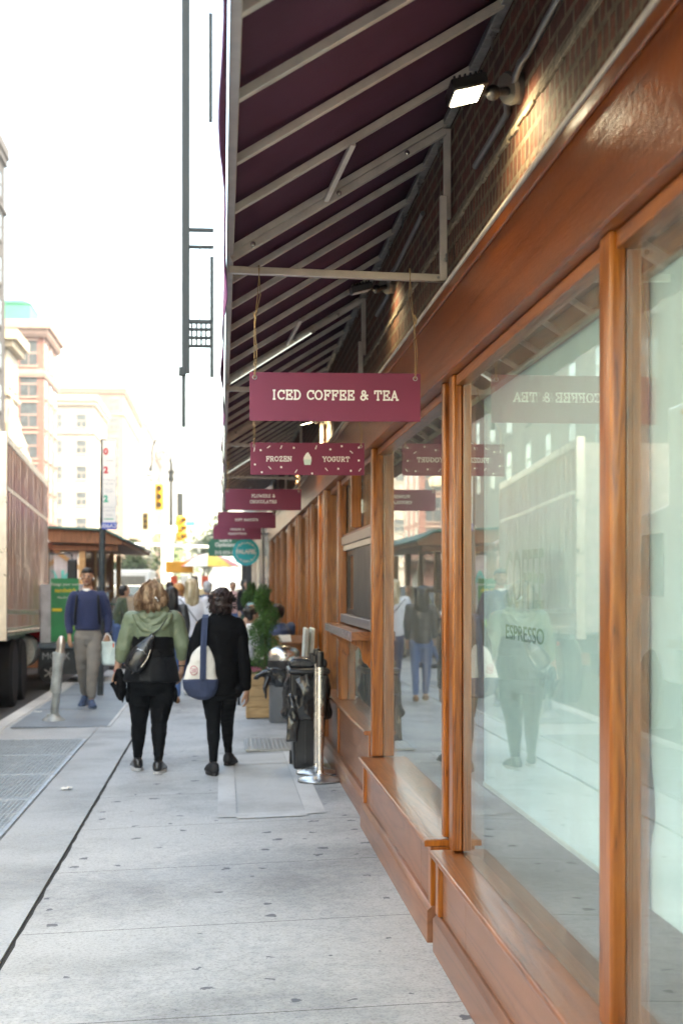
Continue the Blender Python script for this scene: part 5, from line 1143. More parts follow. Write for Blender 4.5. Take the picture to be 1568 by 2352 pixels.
# her sling bag
B=thing('sling_bag',W(-.04,-.2,.93),'black leather sling bag worn across the back of the woman in green','bag')
def sb(mb):
    A_=Mx.Translation(V(W(-.075,-.205,1.01)))@Mx.Rotation(R(33),4,'Y')
    m2=MB().loft([(0,0,-.15,.035,.02),(0,0,-.135,.075,.035),(0,0,-.06,.088,.048),(0,0,.04,.075,.046),(0,0,.11,.05,.034),(0,0,.17,.03,.016),(0,0,.20,.025,.010)],20).xf(A_); mb.add(m2.v,m2.f)
wear(B,'pouch',sb,LEATHER,.006,3,wr(.003,18))
A_=Mx.Translation(V(W(-.075,-.205,1.01)))@Mx.Rotation(R(33),4,'Y')
obj('front_pocket',MB().loft([(0,-.044,-.11,.05,.018),(0,-.05,-.03,.06,.02),(0,-.045,.035,.05,.014)],18).xf(A_),LEATHER,B,smooth=60)
obj('zip',MB().tube([(.06,-.042,-.08),(.066,-.046,0),(.05,-.044,.08)],.004).tube([(-.05,-.052,.03),(0,-.062,.045),(.05,-.052,.03)],.003).xf(A_),STEEL,B)
obj('strap',MB().beam(W(.0,-.175,1.17),W(.075,-.15,1.22),.035,.006).beam(W(.075,-.15,1.22),W(.17,-.10,1.37),.032,.006).beam(W(-.10,-.2,.9),W(-.15,-.19,.85),.03,.006),BLACKP,B)
def cp(mb):
    mb.chain([(W(-.30,.03,.79),.022),(W(-.27,.0,.86),.03),(W(-.25,-.01,.80),.04),(W(-.245,-.01,.70),.045),(W(-.25,-.01,.64),.03)]); mb.chain([(W(-.325,.03,.75),.018),(W(-.285,.01,.70),.028),(W(-.265,0,.66),.03)])
B=thing('cap',W(-.27,0,.62),'black cap dangling from the left hand of the woman in green','cap')
wear(B,'crown',cp,BLK,.007,4,wr(.006,20)); obj('brim',MB().ell(W(-.235,-.02,.67),(.012,.05,.075)),BLK,B,smooth=180)

# --- woman in black with the tote
bx2,by2=-.0,11.85; bz2=gz(0); sc_=.985
def Q(x,y,z): return (bx2+x,by2+y,bz2+z)
T=thing('person',(bx2,by2,bz2),'woman walking away all in black with dark curly hair and a canvas tote','person')
aL=[(Q(-.175,0,1.235),.058),(Q(-.232,-.02,.985),.05),(Q(-.235,.03,.88),.042),(Q(-.20,.10,.80),.03)]
aR=[(Q(.155,0,1.235),.058),(Q(.182,-.02,.98),.05),(Q(.197,.0,.80),.036),(Q(.203,.01,.695),.028)]
to=[(bx2-.02,by2,bz2+.70,.14,.11),(bx2-.018,by2,bz2+.80,.155,.12),(bx2-.01,by2,bz2+.93,.145,.11),(bx2-.008,by2,bz2+1.08,.15,.11),(bx2-.01,by2,bz2+1.2,.165,.105),(bx2-.01,by2,bz2+1.27,.15,.09),(bx2-.005,by2,bz2+1.315,.08,.07)]
lL=[(Q(-.085,0,.70),.095),(Q(-.08,-.01,.57),.078),(Q(-.072,-.01,.46),.062),(Q(-.072,-.02,.39),.058),(Q(-.07,-.03,.31),.056),(Q(-.07,-.04,.22),.042),(Q(-.071,-.04,.12),.034),(Q(-.071,-.04,.05),.032)]
lR=[(Q(.05,0,.70),.092),(Q(.045,.12,.57),.074),(Q(.043,.26,.45),.06),(Q(.045,.36,.36),.054),(Q(.047,.43,.29),.052),(Q(.05,.50,.20),.04),(Q(.055,.53,.12),.033),(Q(.055,.53,.06),.03)]
body(T,dict(head=Q(.005,.03,1.43),hs=.98,yaw=22,feat=True,torso=to,arms=[dict(pts=aL,hand=dict(side=1,curl=.9,sc=.9,palm=(1,.2,0))),dict(pts=aR,hand=dict(side=-1,curl=.6,sc=.92,palm=(-.9,.3,0)))],legs=[lL,lR]),SK3,.006)
def co_(mb):
    mb.loft([(bx2-.028,by2,bz2+.655,.172,.125),(bx2-.028,by2,bz2+.67,.17,.125),(bx2-.018,by2,bz2+.80,.160,.128),(bx2-.01,by2,bz2+.93,.150,.12),(bx2-.008,by2,bz2+1.08,.16,.12),(bx2-.01,by2,bz2+1.2,.185,.12),(bx2-.01,by2,bz2+1.265,.175,.10),(bx2-.005,by2,bz2+1.32,.09,.085),(bx2-.003,by2,bz2+1.35,.07,.07)],28)
    mb.chain([(Q(-.145,0,1.235),.066),(Q(-.18,-.01,1.18),.062),(Q(-.225,-.02,1.05),.06),(Q(-.240,-.01,.95),.055),(Q(-.235,.04,.87),.05),(Q(-.215,.07,.82),.045)])
    mb.chain([(Q(.13,0,1.235),.066),(Q(.153,-.005,1.17),.062),(Q(.173,-.015,1.0),.055),(Q(.188,-.01,.90),.055),(Q(.197,0,.80),.047),(Q(.201,.005,.73),.042)])
    mb.ell(Q(.125,.0,.70),(.05,.07,.07))
wear(T,'cardigan',co_,BLK,.008,4,wr(.006,12,.002,40))
def l2(mb):
    mb.loft([(bx2-.02,by2,bz2+.62,.13,.1),(bx2-.02,by2,bz2+.70,.152,.115),(bx2-.02,by2,bz2+.78,.15,.115)],24); mb.chain([(p,r) for p,r in lL[:-1]]); mb.chain([(p,r) for p,r in lR[:-1]])
wear(T,'leggings',l2,LEG,.008,5,wr(.004,16,.002,50,(.8,.8,2.5)))
shoe(T,'shoe',Q(-.073,-.04,0),-12,pm('black_mesh',(.014,.014,.016),.75),RUBB); shoe(T,'shoe',Q(.06,.53,.005),14,MAT['black_mesh'],RUBB,pitch=-6)
def h2(mb): mb.ell(Q(.0,.01,1.455),(.10,.112,.098)); mb.ell(Q(-.012,-.015,1.40),(.098,.085,.075)); mb.ell(Q(.0,-.03,1.365),(.085,.06,.045))
HR=wear(T,'hair',h2,HD,.008,2,wr(.012,26,.004,60))
mb=MB(); rr=random.Random(4)
for _ in range(230):
    d=V((rr.gauss(0,1),rr.gauss(-.25,1),rr.gauss(.1,1))).normalized()
    if d.y>.55: continue
    c=V(Q(-.002,-.0,1.43))+V((d.x*.103,d.y*.112,d.z*.105+(-.02 if d.z<0 else 0))); r_=rr.uniform(.007,.014); ax=V((rr.gauss(0,1),rr.gauss(0,1),rr.gauss(0,1))).normalized(); u=ax.orthogonal().normalized(); v_=ax.cross(u)
    mb.tube([c+(u*math.cos(k*.75)+v_*math.sin(k*.75))*r_+ax*.0035*k for k in range(9)],[.0038]*8+[.001],5)
obj('curls',mb,HD,HR,smooth=180)
obj('glasses',MB().tube([Q(.082,.06,1.425),Q(.096,.10,1.425)],.0025).tube([Q(.09+.012*math.cos(a),.112,1.42+.014*math.sin(a)) for a in [k*.5 for k in range(14)]],.002),STEEL,T)
B=thing('tote_bag',Q(-.17,-.14,.6),'white canvas tote with navy base and straps on the shoulder of the woman in black','bag')
CANV=cloth('natural_canvas',(.70,.67,.60),.3,14,.9,0); NAVY=cloth('navy_canvas',(.035,.05,.10),.3,14,.9,0)
def tb(mb): mb.loft([(bx2-.175,by2-.13,bz2+.78,.142,.075),(bx2-.172,by2-.13,bz2+.86,.125,.07),(bx2-.165,by2-.13,bz2+.96,.10,.055),(bx2-.160,by2-.13,bz2+1.02,.075,.04),(bx2-.145,by2-.13,bz2+1.075,.035,.03)],20)
wear(B,'canvas_body',tb,CANV,.007,3,wr(.012,11,.003,30))
def tb2(mb): mb.loft([(bx2-.15,by2-.13,bz2+.635,.05,.05),(bx2-.17,by2-.13,bz2+.66,.11,.078),(bx2-.176,by2-.13,bz2+.72,.142,.086),(bx2-.178,by2-.13,bz2+.785,.147,.082),(bx2-.178,by2-.13,bz2+.80,.142,.078)],20)
wear(B,'base',tb2,NAVY,.007,2,wr(.01,9,.002,30))
for dx,y_ in((-.006,-.215),(.018,-.205)):
    obj('strap',MB().beam(Q(-.162+dx,y_-.012,.80),Q(-.158+dx,y_+.03,1.05),.026,.004).beam(Q(-.158+dx,y_+.03,1.05),Q(-.145+dx,-.105,1.30),.026,.004).beam(Q(-.145+dx,-.105,1.30),Q(-.14+dx,.0,1.325),.026,.004),NAVY,B)
mb=MB()
for k in range(24): a,b_=2*math.pi*k/24,2*math.pi*(k+1)/24; mb.beam(Q(-.228+.03*math.cos(a),-.218+.02*math.cos(a+2),.875+.038*math.sin(a)),Q(-.228+.03*math.cos(b_),-.218+.02*math.cos(b_+2),.875+.038*math.sin(b_)),.003,.005)
for z in(-.015,.0,.015): mb.beam(Q(-.248,-.226,.875+z),Q(-.208,-.226,.875+z*.6),.003,.005)
obj('red_emblem',mb,pm('emblem_red',(.5,.06,.10),.6),B)

# --- man in the blue sweater, walking towards us
mx_,my_=-1.76,19.0; mz_=gz(-1.76)+.012
def U(x,y,z): return (mx_+x,my_+y,mz_+z)
T=thing('person',(mx_,my_,mz_),'man in navy sweater and grey trousers walking towards the camera with earbuds','person')
aR=[(U(-.195,0,1.455),.062),(U(-.255,.02,1.19),.052),(U(-.245,-.02,1.03),.042),(U(-.238,-.05,.935),.03)]
aL=[(U(.195,0,1.455),.062),(U(.26,.03,1.19),.052),(U(.262,.0,1.05),.042),(U(.25,-.02,.955),.03)]
to=[(mx_,my_,mz_+.90,.15,.105),(mx_,my_,mz_+1.03,.155,.11),(mx_,my_,mz_+1.15,.16,.11),(mx_,my_,mz_+1.3,.18,.115),(mx_,my_,mz_+1.42,.19,.11),(mx_,my_,mz_+1.49,.15,.09),(mx_,my_,mz_+1.535,.07,.065)]
lR=[(U(-.085,0,.92),.092),(U(-.084,.0,.78),.088),(U(-.08,.04,.52),.068),(U(-.076,.10,.40),.06),(U(-.07,.20,.24),.05),(U(-.068,.26,.13),.04)]
lL=[(U(.085,0,.92),.092),(U(.085,-.04,.78),.088),(U(.075,-.12,.53),.068),(U(.066,-.14,.42),.06),(U(.058,-.15,.22),.05),(U(.058,-.16,.12),.04)]
body(T,dict(head=U(-.012,0,1.715),hs=1.05,yaw=180,feat=True,torso=to,arms=[dict(pts=aR,hand=dict(side=-1,curl=.6,palm=(.7,.7,0))),dict(pts=aL,hand=dict(side=1,curl=1.5,palm=(-.3,.7,0)))],legs=[lR,lL]),SK2,.006)
face(T,U(-.012,0,1.715),1.05,180,SK2)
NAV=cloth('navy_knit',(.018,.028,.085),.3,20,.9,.15); GRT=cloth('grey_chino',(.20,.185,.165),.3,10,.9,0)
def sw(mb):
    mb.loft([(mx_,my_,mz_+1.005,.150,.125),(mx_,my_,mz_+1.03,.175,.14),(mx_,my_,mz_+1.15,.185,.135),(mx_,my_,mz_+1.3,.195,.132),(mx_,my_,mz_+1.42,.205,.125),(mx_,my_,mz_+1.49,.17,.10),(mx_,my_,mz_+1.54,.08,.075)],28)
    mb.chain([(U(-.175,0,1.455),.076),(U(-.21,0,1.38),.072),(U(-.25,.02,1.2),.064),(U(-.250,0,1.08),.055),(U(-.24,-.03,.99),.044)]); mb.chain([(U(.175,0,1.455),.076),(U(.21,0,1.38),.072),(U(.258,.03,1.2),.064),(U(.262,.01,1.08),.055),(U(.255,-.01,1.0),.044)])
wear(T,'sweater',sw,NAV,.009,4,wr(.008,9,.002,30))
def tr_(mb):
    mb.loft([(mx_,my_,mz_+.80,.13,.10),(mx_,my_,mz_+.88,.165,.12),(mx_,my_,mz_+.98,.162,.12),(mx_,my_,mz_+1.04,.15,.115)],24)
    mb.chain([(p,r*1.02+.012) for p,r in lR[:-1]]+[(U(-.07,.235,.18),.058)]); mb.chain([(p,r*1.02+.012) for p,r in lL[:-1]]+[(U(.058,-.155,.16),.058)])
wear(T,'trousers',tr_,GRT,.009,4,wr(.009,10,.003,30,(.8,.8,1.6)))
obj('shirt_collar',MB().lathe([(.075,0),(.068,.04),(.06,.055),(.052,.05)],U(-.005,-.01,1.505),20),WHITE,T,smooth=60)
BS=pm('blue_sneaker',(.04,.07,.14),.6,0,.3,20); shoe(T,'shoe',U(-.07,.26,.03),188,BS,pm('blue_sole',(.12,.17,.25),.6),l=.29,w_=.052,pitch=-14); shoe(T,'shoe',U(.06,-.16,.0),168,BS,MAT['blue_sole'],l=.29,w_=.052)
def h3(mb): mb.ell(U(-.012,.03,1.752),(.088,.098,.078)); mb.ell(U(-.012,-.035,1.785),(.072,.062,.05)); mb.ell(U(-.012,.06,1.70),(.078,.06,.07))
wear(T,'hair',h3,HBL,.008,2,wr(.004,40))
def brd(mb): mb.chain([(U(-.065,-.035,1.66),.014),(U(-.045,-.07,1.625),.017),(U(-.012,-.088,1.612),.02),(U(.021,-.07,1.625),.017),(U(.041,-.035,1.66),.014)])
wear(T,'beard',brd,pm('stubble',(.27,.15,.10),.8),.006,3)
obj('earbud',MB().chain([(U(-.096,-.01,1.70),.007),(U(-.098,-.015,1.675),.004)],8).chain([(U(.074,-.01,1.70),.007),(U(.076,-.015,1.675),.004)],8),WHITE,T)
B=thing('backpack',U(0,.15,1.1),'dark backpack worn by the man in the navy sweater','backpack')
wear(B,'pack',lambda mb:mb.loft([(mx_,my_+.2,mz_+1.05,.12,.06),(mx_,my_+.21,mz_+1.12,.14,.09),(mx_,my_+.2,mz_+1.4,.13,.08),(mx_,my_+.18,mz_+1.48,.09,.05)],20),BLKN,.012,4)
for x in(-.13,.13): obj('strap',MB().tube([U(x*.9,.12,1.49),U(x,0,1.53),U(x*1.08,-.11,1.42),U(x*1.15,-.142,1.28),U(x*1.2,-.12,1.12),U(x*1.25,.05,1.05)],.016),CHAR,B,smooth=60)
B=thing('shopping_bag',U(.25,-.02,.6),'pale mint and white shopping bag held by the man in the navy sweater','bag')
def pb(mb): mb.loft([(mx_+.275,my_-.03,mz_+.55,.085,.05),(mx_+.275,my_-.03,mz_+.57,.095,.06),(mx_+.27,my_-.03,mz_+.7,.098,.06),(mx_+.26,my_-.03,mz_+.86,.095,.045)],14)
wear(B,'bag_body',pb,pm('mint_plastic',(.6,.72,.68),.35,0,.2,6),.009,2,wr(.012,9,.003,30)); obj('bag_handle',MB().tube([U(.20,-.03,.85),U(.22,-.04,.93),U(.25,-.04,.97),U(.29,-.04,.93),U(.31,-.03,.85)],.009),WHITE,B,smooth=60)

# --- passers-by further off
def walker(x,y,h,yaw,label,top,bottom,hair,skin_=SK1,shoes=None,long_hair=0,stride=.12,w_=1.0,arm=0,lean=0,hair_r=1.0,top_len=.95,voxel=.014,group=None):
    g=gz(x) if x>-2.6 else -.13
    if y>46: g=-.12
    t=thing('person',(x,y,g),label,'person',group,rot=(0,0,R(-yaw)))
    k=h/1.7; M_=Mx.Translation((x,y,g))@Mx.Rotation(R(-yaw),4,'Z')@Mx.Scale(k,4)
    def b(mb): mb.xf(M_); return mb
    ln=lambda z:lean*max(0,z-.9)
    sh=1.40; aL_=[((-.17*w_,ln(sh),sh-.02),.052),((-.22*w_,ln(1.12)-.02+arm*.15,1.12),.044),((-.2*w_,ln(1.0)+.08+arm*.45,.92+arm*.25),.03)]; aR_=[((.17*w_,ln(sh),sh-.02),.052),((.22*w_,ln(1.12)-.02+arm*.15,1.12),.044),((.2*w_,ln(1.0)+.05+arm*.45,.90+arm*.25),.03)]
    tor=[(0,0,.86,.14*w_,.1),(0,ln(1),1.0,.135*w_,.1),(0,ln(1.2),1.2,.16*w_,.11),(0,ln(1.36),1.36,.165*w_,.095),(0,ln(1.43),1.43,.08,.07)]
    l1=[((-.085,0,.86),.09),((-.085,stride*.5,.48),.062),((-.085,stride,.08),.036)]; l2_=[((.085,0,.86),.09),((.085,-stride*.1,.48),.062),((.085,-stride*.8,.08),.036)]
    mb=MB(); headmb(mb,(0,.01+ln(1.58),1.575),1,0,True); mb.loft([(a,b_,c,d*.9,e*.9) for a,b_,c,d,e in tor]); mb.chain([((0,ln(1.43),1.42),.06),((0,ln(1.5),1.5),.05)])
    for a_,s_ in((aL_,1),(aR_,-1)): mb.chain([(p,r*.85) for p,r in a_]); hand(mb,a_[-1][0],V(a_[-1][0])-V(a_[-2][0]),s_,.6)
    for l_ in(l1,l2_): mb.chain([(p,r*.85) for p,r in l_])
    obj('body',remesh(b(mb),.0095,2),skin_,t,smooth=180)
    mb=MB(); mb.loft([(0,0,top_len-.1,.16*w_,.125),(0,ln(1),1.0,.155*w_,.12),(0,ln(1.2),1.2,.175*w_,.125),(0,ln(1.36),1.37,.18*w_,.11),(0,ln(1.44),1.45,.085,.08)])
    for a_ in(aL_,aR_): q=V(a_[1][0]).lerp(V(a_[2][0]),.8); mb.chain([(a_[0][0],.07),(a_[1][0],.056),(tuple(q),.042)])
    obj('top',remesh(b(mb),voxel,3,wr(.01,9)),top,t,smooth=180)
    mb=MB(); mb.loft([(0,0,.78,.13*w_,.1),(0,0,.88,.155*w_,.12),(0,0,1.0,.14*w_,.11)])
    for l_ in(l1,l2_): mb.chain([(p,r*1.08) for p,r in l_[:-1]]+[((l_[-1][0][0],l_[-1][0][1]*.95,.13),.048)])
    obj('trousers',remesh(b(mb),voxel,3,wr(.006,9)),bottom,t,smooth=180)
    for l_ in(l1,l2_): fx,fy,_=l_[-1][0]; obj('shoe',b(MB().chain([((fx,fy-.04,.045),.042),((fx,fy+.07,.04),.04),((fx,fy+.15,.032),.03)])),shoes or RUBB,t,smooth=180)
    mb=MB(); hx=ln(1.58); mb.ell((0,hx-.02,1.615),(.092*hair_r,.10*hair_r,.085*hair_r)); mb.ell((0,hx-.045,1.56),(.085*hair_r,.07*hair_r,.09*hair_r))
    if long_hair: mb.loft([(0,hx-.075,1.62-long_hair,.06,.025),(0,hx-.085,1.60-long_hair*.6,.10,.045),(0,hx-.07,1.52,.105,.07),(0,hx-.04,1.6,.095,.09)])
    obj('hair',remesh(b(mb),.010,2,wr(.010*hair_r,22,st=(1,1,.4 if long_hair else 1))),hair,t,smooth=180)
    return t
DEN=cloth('blue_denim',(.06,.12,.27),.2,30); DKN=cloth('dark_navy_trouser',(.02,.035,.12),.2,20); WTOP=cloth('white_blouse',(.72,.72,.76),.3,8); PUF=cloth('black_puffer',(.02,.021,.024),.8,8,.4); BROWN=pm('brown_boot',(.22,.10,.04),.5)
OLV=cloth('olive_tee',(.06,.085,.045),.2,12); NVB=cloth('navy_blazer',(.035,.06,.12),.2,12)
walker(-.68,19.4,1.58,0,'woman with long dark hair in a black puffer jacket, jeans and brown boots',PUF,DEN,HBL,long_hair=.36,shoes=BROWN,hair_r=1.02)
walker(-.43,20.6,1.68,0,'woman with long blonde hair in a white blouse and navy trousers walking away',WTOP,DKN,HY,long_hair=.38,w_=1.12,shoes=WHITE,hair_r=1.12)
obj('strap',MB().beam((-.52,20.5,1.30),(-.30,20.46,1.02),.012,.004),pm('strap_grey',(.15,.16,.18),.5),None) if False else None
B=thing('crossbody_bag',(-.24,20.5,.95),'small grey crossbody bag on a thin strap worn by the blonde woman','bag')
obj('strap',MB().tube([(-.60,20.5,1.41),(-.53,20.46,1.33),(-.40,20.46,1.15),(-.27,20.48,.98)],.008),pm('strap_grey',(.15,.16,.18),.5),B); obj('pouch',MB().box(-.28,-.2,20.38,20.5,.84,.98),MAT['strap_grey'],B,bevel=.02)
walker(-.26,26,1.66,0,'grey haired man in a navy jacket walking away beyond the blonde woman',NVB,DKN,HG,w_=1.1)
B=thing('rucksack',(-.26,25.8,1.0),'dark rucksack on the back of the grey haired man','backpack'); wear(B,'pack',lambda mb:mb.loft([(-.26,25.83,1.02,.12,.07),(-.26,25.8,1.1,.15,.10),(-.26,25.8,1.3,.14,.09),(-.26,25.84,1.38,.09,.05)],16),CHAR,.015,3)
walker(-.9,30,1.62,180,'person with bushy ginger hair coming towards the camera in the distance',cloth('rust_top',(.3,.1,.04)),DKN,HO,hair_r=1.5)
walker(-1.2,33,1.7,0,'distant walker with dark hair in a brown top, right of the ginger hair',cloth('brown_top',(.12,.06,.04)),DKN,HD)
walker(.28,37,1.66,180,'distant walker in a pale pink top below the turquoise sign',cloth('pink_top',(.6,.35,.33)),DEN,HD,SK3)
walker(.62,35.5,1.7,180,'distant walker in dark clothes at the cream doorway',CHAR,DKN,HBL,SK2)
walker(.62,42,1.72,20,'distant walker in a beige coat near the corner',cloth('beige_coat',(.5,.42,.32)),DKN,HBL)
walker(-1.95,44.2,1.7,90,'vendor in a red top standing left of the hot dog cart',cloth('red_top',(.5,.05,.04)),CHAR,HBL,SK2)
walker(-2.1,31.5,1.62,150,'woman with blonde hair in cream clothes beside the fruit stall',cloth('cream_top',(.6,.5,.38)),cloth('cream_skirt',(.55,.45,.33)),HY,long_hair=.3)
walker(-2.03,27.6,1.62,75,'man in an olive t-shirt and blue jeans leaning over a bicycle by the shed',OLV,DEN,HBL,SK1,lean=.25,arm=.8,stride=.2)
T=thing('bicycle',(-1.75,27.6,gz(-2)),'black bicycle under the hands of the man in the olive shirt','bicycle')
for y in(-.0,1.0): 
    pts=[(-2.1+y*.9+.32*math.cos(R(a)),27.9,.34+.32*math.sin(R(a))) for a in range(0,361,20)]; w_=obj('wheel',MB().tube(pts,.02,n=6),RUB,T)
    sp_=MB()
    for a in range(0,360,30): sp_.beam((-2.1+y*.9,27.9,.34),(-2.1+y*.9+.31*math.cos(R(a)),27.9,.34+.31*math.sin(R(a))),.003,.003)
    obj('spokes',sp_,STEEL,w_)
obj('frame',MB().tube([(-2.1,27.9,.34),(-1.95,27.9,.8),(-1.4,27.9,.82),(-1.2,27.9,.34)],.018).tube([(-2.1,27.9,.34),(-1.72,27.9,.3),(-1.42,27.9,.78)],.018).tube([(-1.95,27.9,.78),(-1.72,27.9,.3)],.018),BLACKM,T)
obj('saddle',MB().ell((-1.97,27.9,.88),(.12,.06,.03)),BLACKP,T,smooth=180); obj('handlebar',MB().tube([(-1.38,27.6,.98),(-1.4,27.9,1.0),(-1.38,28.2,.98)],.014).tube([(-1.4,27.9,.8),(-1.4,27.9,1.0)],.014),BLACKM,T); obj('basket',MB().box(-1.3,-1.0,27.7,28.1,.75,.95),pm('basket_yellow',(.6,.5,.05),.5),T,bevel=.02)
# --- seated café guests
def seated(x,y,yaw,label,top,bottom,hair,sk_,bun=False,down=0):
    g=gz(x); t=thing('person',(x,y,g),label,'person',rot=(0,0,R(-yaw))); M_=Mx.Translation((x,y,g))@Mx.Rotation(R(-yaw),4,'Z')
    b=lambda mb:mb.xf(M_)
    hd=(0,.06+down*.05,1.19-down*.03); A=[[((-.17,.0,1.0),.05),((-.2,.08,.76),.042),((-.08,.30,.80),.028)],[((.17,.0,1.0),.05),((.2,.08,.76),.042),((.08,.30,.82),.028)]]
    Lg=[[((-.09,.0,.50),.09),((-.1,.40,.50),.062),((-.1,.42,.09),.038)],[((.09,.0,.50),.09),((.1,.40,.50),.062),((.1,.36,.09),.038)]]
    mb=MB(); headmb(mb,hd,1,0); mb.loft([(0,0,.45,.15,.12),(0,-.01,.7,.12,.1),(0,0,.95,.15,.1),(0,.01,1.04,.07,.06)]); mb.chain([((0,.01,1.03),.05),((0,.03,1.1),.045)])
    for a_,s_ in zip(A,(1,-1)): mb.chain([(p,r*.85) for p,r in a_]); hand(mb,a_[-1][0],V(a_[-1][0])-V(a_[-2][0]),s_,.8)
    for l_ in Lg: mb.chain([(p,r*.85) for p,r in l_])
    obj('body',remesh(b(mb),.0095,2),sk_,t,smooth=180)
    mb=MB(); mb.loft([(0,0,.46,.17,.14),(0,-.01,.7,.15,.125),(0,0,.95,.17,.12),(0,.01,1.05,.085,.08)])
    for a_ in A: q=V(a_[1][0]).lerp(V(a_[2][0]),.8); mb.chain([(a_[0][0],.066),(a_[1][0],.056),(tuple(q),.042)])
    obj('top',remesh(b(mb),.013,3,wr(.01,9)),top,t,smooth=180)
    mb=MB(); 
    for l_ in Lg: mb.chain([(p,r*1.1) for p,r in l_[:-1]]+[((l_[-1][0][0],l_[-1][0][1],.14),.048)])
    mb.ell((0,0,.5),(.17,.14,.1)); obj('trousers',remesh(b(mb),.013,3),bottom,t,smooth=180)
    for l_ in Lg: fx,fy,_=l_[-1][0]; obj('shoe',b(MB().chain([((fx,fy-.03,.05),.04),((fx,fy+.1,.04),.038),((fx,fy+.16,.035),.03)])),pm('pink_trainer%d'%len(MAT),(.7,.58,.58),.6),t,smooth=180)
    mb=MB(); hx,hy,hz=hd; mb.ell((0,hy-.025,hz+.04),(.088,.098,.08)); mb.ell((0,hy-.05,hz-.01),(.08,.06,.08))
    if bun: mb.ell((0,hy-.10,hz+.06),(.045,.045,.04))
    obj('hair',remesh(b(mb),.009,2,wr(.006,26)),hair,t,smooth=180); return t,M_
t,M_=seated(.42,21.2,165,'seated woman with sunglasses pushed up on brown hair at the cafe table',CHAR,cloth('pale_skirt',(.55,.55,.52)),HD,SK1)
obj('sunglasses',MB().chain([((-.06,.10,1.27),.02),((0,.12,1.285),.016),((.06,.10,1.27),.02)],10).xf(M_),pm('glasses_blue',(.35,.6,.65),.1),t)
t,M_=seated(.30,18.9,60,'seated woman with dark hair in a bun looking down over a cup',WTOP,BLK,HBL,SK1,bun=True,down=1)
t,M_=seated(.74,18.6,-20,'seated person in a slate blue jacket on the wooden chair behind the topiary',cloth('slate_jacket',(.06,.085,.17)),CHAR,HD,SK2)
def cafe_table(x,y,label):
    t=thing('cafe_table',(x,y,gz(x)),label,'table','small cafe tables'); g=gz(x)
    obj('tabletop',MB().cyl((x,y,g+.72),(x,y,g+.745),.27,n=28),pm('table_grey%d'%int(y*10),(.6,.62,.62),.3),t,bevel=.004); obj('column',MB().cyl((x,y,g+.04),(x,y,g+.72),.025),GALV,t,smooth=50); obj('foot',MB().lathe([(.2,0),(.2,.02),(.04,.05)],(x,y,g),20),GALV,t); return t
cafe_table(.50,19.9,'small grey cafe table with a takeaway cup between the seated women')
t=thing('coffee_cup',(.36,19.75,.80),'white takeaway cup with a lid on the cafe table','cup'); obj('cup_body',MB().lathe([(.032,.0),(.042,.11)],(.36,19.75,.795),18),WHITE,t,smooth=50); obj('lid',MB().lathe([(.044,.11),(.044,.12),(.036,.13)],(.36,19.75,.795),18),WHITE,t,smooth=50)
def chair(x,y,yaw,label):
    g=gz(x); t=thing('cafe_chair',(x,y,g),label,'chair','cafe chairs',rot=(0,0,R(-yaw))); M_=Mx.Translation((x,y,g))@Mx.Rotation(R(-yaw),4,'Z')
    obj('seat',MB().box(-.2,.2,-.2,.2,.42,.445).xf(M_),WX,t,bevel=.006)
    for a in(-.18,.18):
        obj('leg',MB().beam((a,.17,0),(a,.15,.42),.025,.025).xf(M_),BLACKM,t); obj('leg',MB().beam((a,-.2,0),(a,-.18,.9),.025,.025).xf(M_),BLACKM,t)
    obj('backrest',MB().box(-.19,.19,-.215,-.195,.62,.9).xf(M_),WX,t,bevel=.006); return t
chair(.74,18.5,-20,'wooden cafe chair under the person in the slate blue jacket'); chair(.30,18.85,60,'wooden cafe chair under the woman with the bun'); chair(.42,21.25,165,'wooden cafe chair under the woman with sunglasses')
# ---------------------------------------------------------------- street objects by the shop wall
def stanchion(x,y,label):
    g=gz(x); t=thing('stanchion',(x,y,g),label,'stanchion','chrome belt stanchions')
    obj('base',MB().lathe([(.168,.0),(.172,.006),(.172,.016),(.165,.024),(.06,.055),(.034,.065),(.03,.085)],(x,y,g),40),STEEL,t,smooth=40)
    obj('base_rim',MB().lathe([(.174,-.001),(.176,.004),(.174,.009)],(x,y,g),40),BLACKP,t,smooth=40)
    obj('pole',MB().cyl((x,y,g+.06),(x,y,g+.945),.0285,n=28),STEEL,t,smooth=50)
    hd=obj('belt_head',MB().lathe([(.031,.90),(.032,.93),(.032,1.0),(.030,1.01),(.030,1.02),(.012,1.025)],(x,y,g),28),BLACKP,t,smooth=50); obj('belt_clip',MB().box(x-.065,x-.03,y-.022,y+.022,g+.93,g+.99),BLACKP,hd,bevel=.005); return t
stanchion(.765,11.15,'chrome belt stanchion standing nearest, in front of the black bin')
stanchion(.775,11.62,'second chrome stanchion, its base peeking out behind the nearest one')
# black bin with plastic bag
BAG=pm('bin_bag',(.014,.016,.019),.22,0,.15,6,.35,22,coat=.4)
T=thing('wheelie_bin',(.72,12.1,gz(.7)),'tall black plastic bin lined with a black bag beside the stanchions','bin'); g=gz(.72)
mb=MB().hexa([(.60,11.92,g),(.84,11.92,g),(.84,12.28,g),(.60,12.28,g),(.565,11.86,g+.80),(.885,11.86,g+.80),(.885,12.34,g+.80),(.565,12.34,g+.80)])
obj('bin_body',mb,BLACKP,T,bevel=.015)
mb=MB(); 
for x in(.62,.7,.78): mb.beam((x,11.905,g+.05),(x+.0,11.858,g+.62),.012,.02)
obj('ribs',mb,BLACKP,T)
rim=MB().box(.55,.90,11.83,12.37,g+.80,g+.845); obj('lid',rim,BLACKP,T,bevel=.02)
obj('hood',MB().prism([(.565,g+.845),(.885,g+.845),(.89,g+.90),(.86,g+.925),(.60,g+.925),(.56,g+.90)],'y',12.0,12.36),pm('bin_hood',(.03,.033,.04),.25,coat=.4),T,bevel=.02)
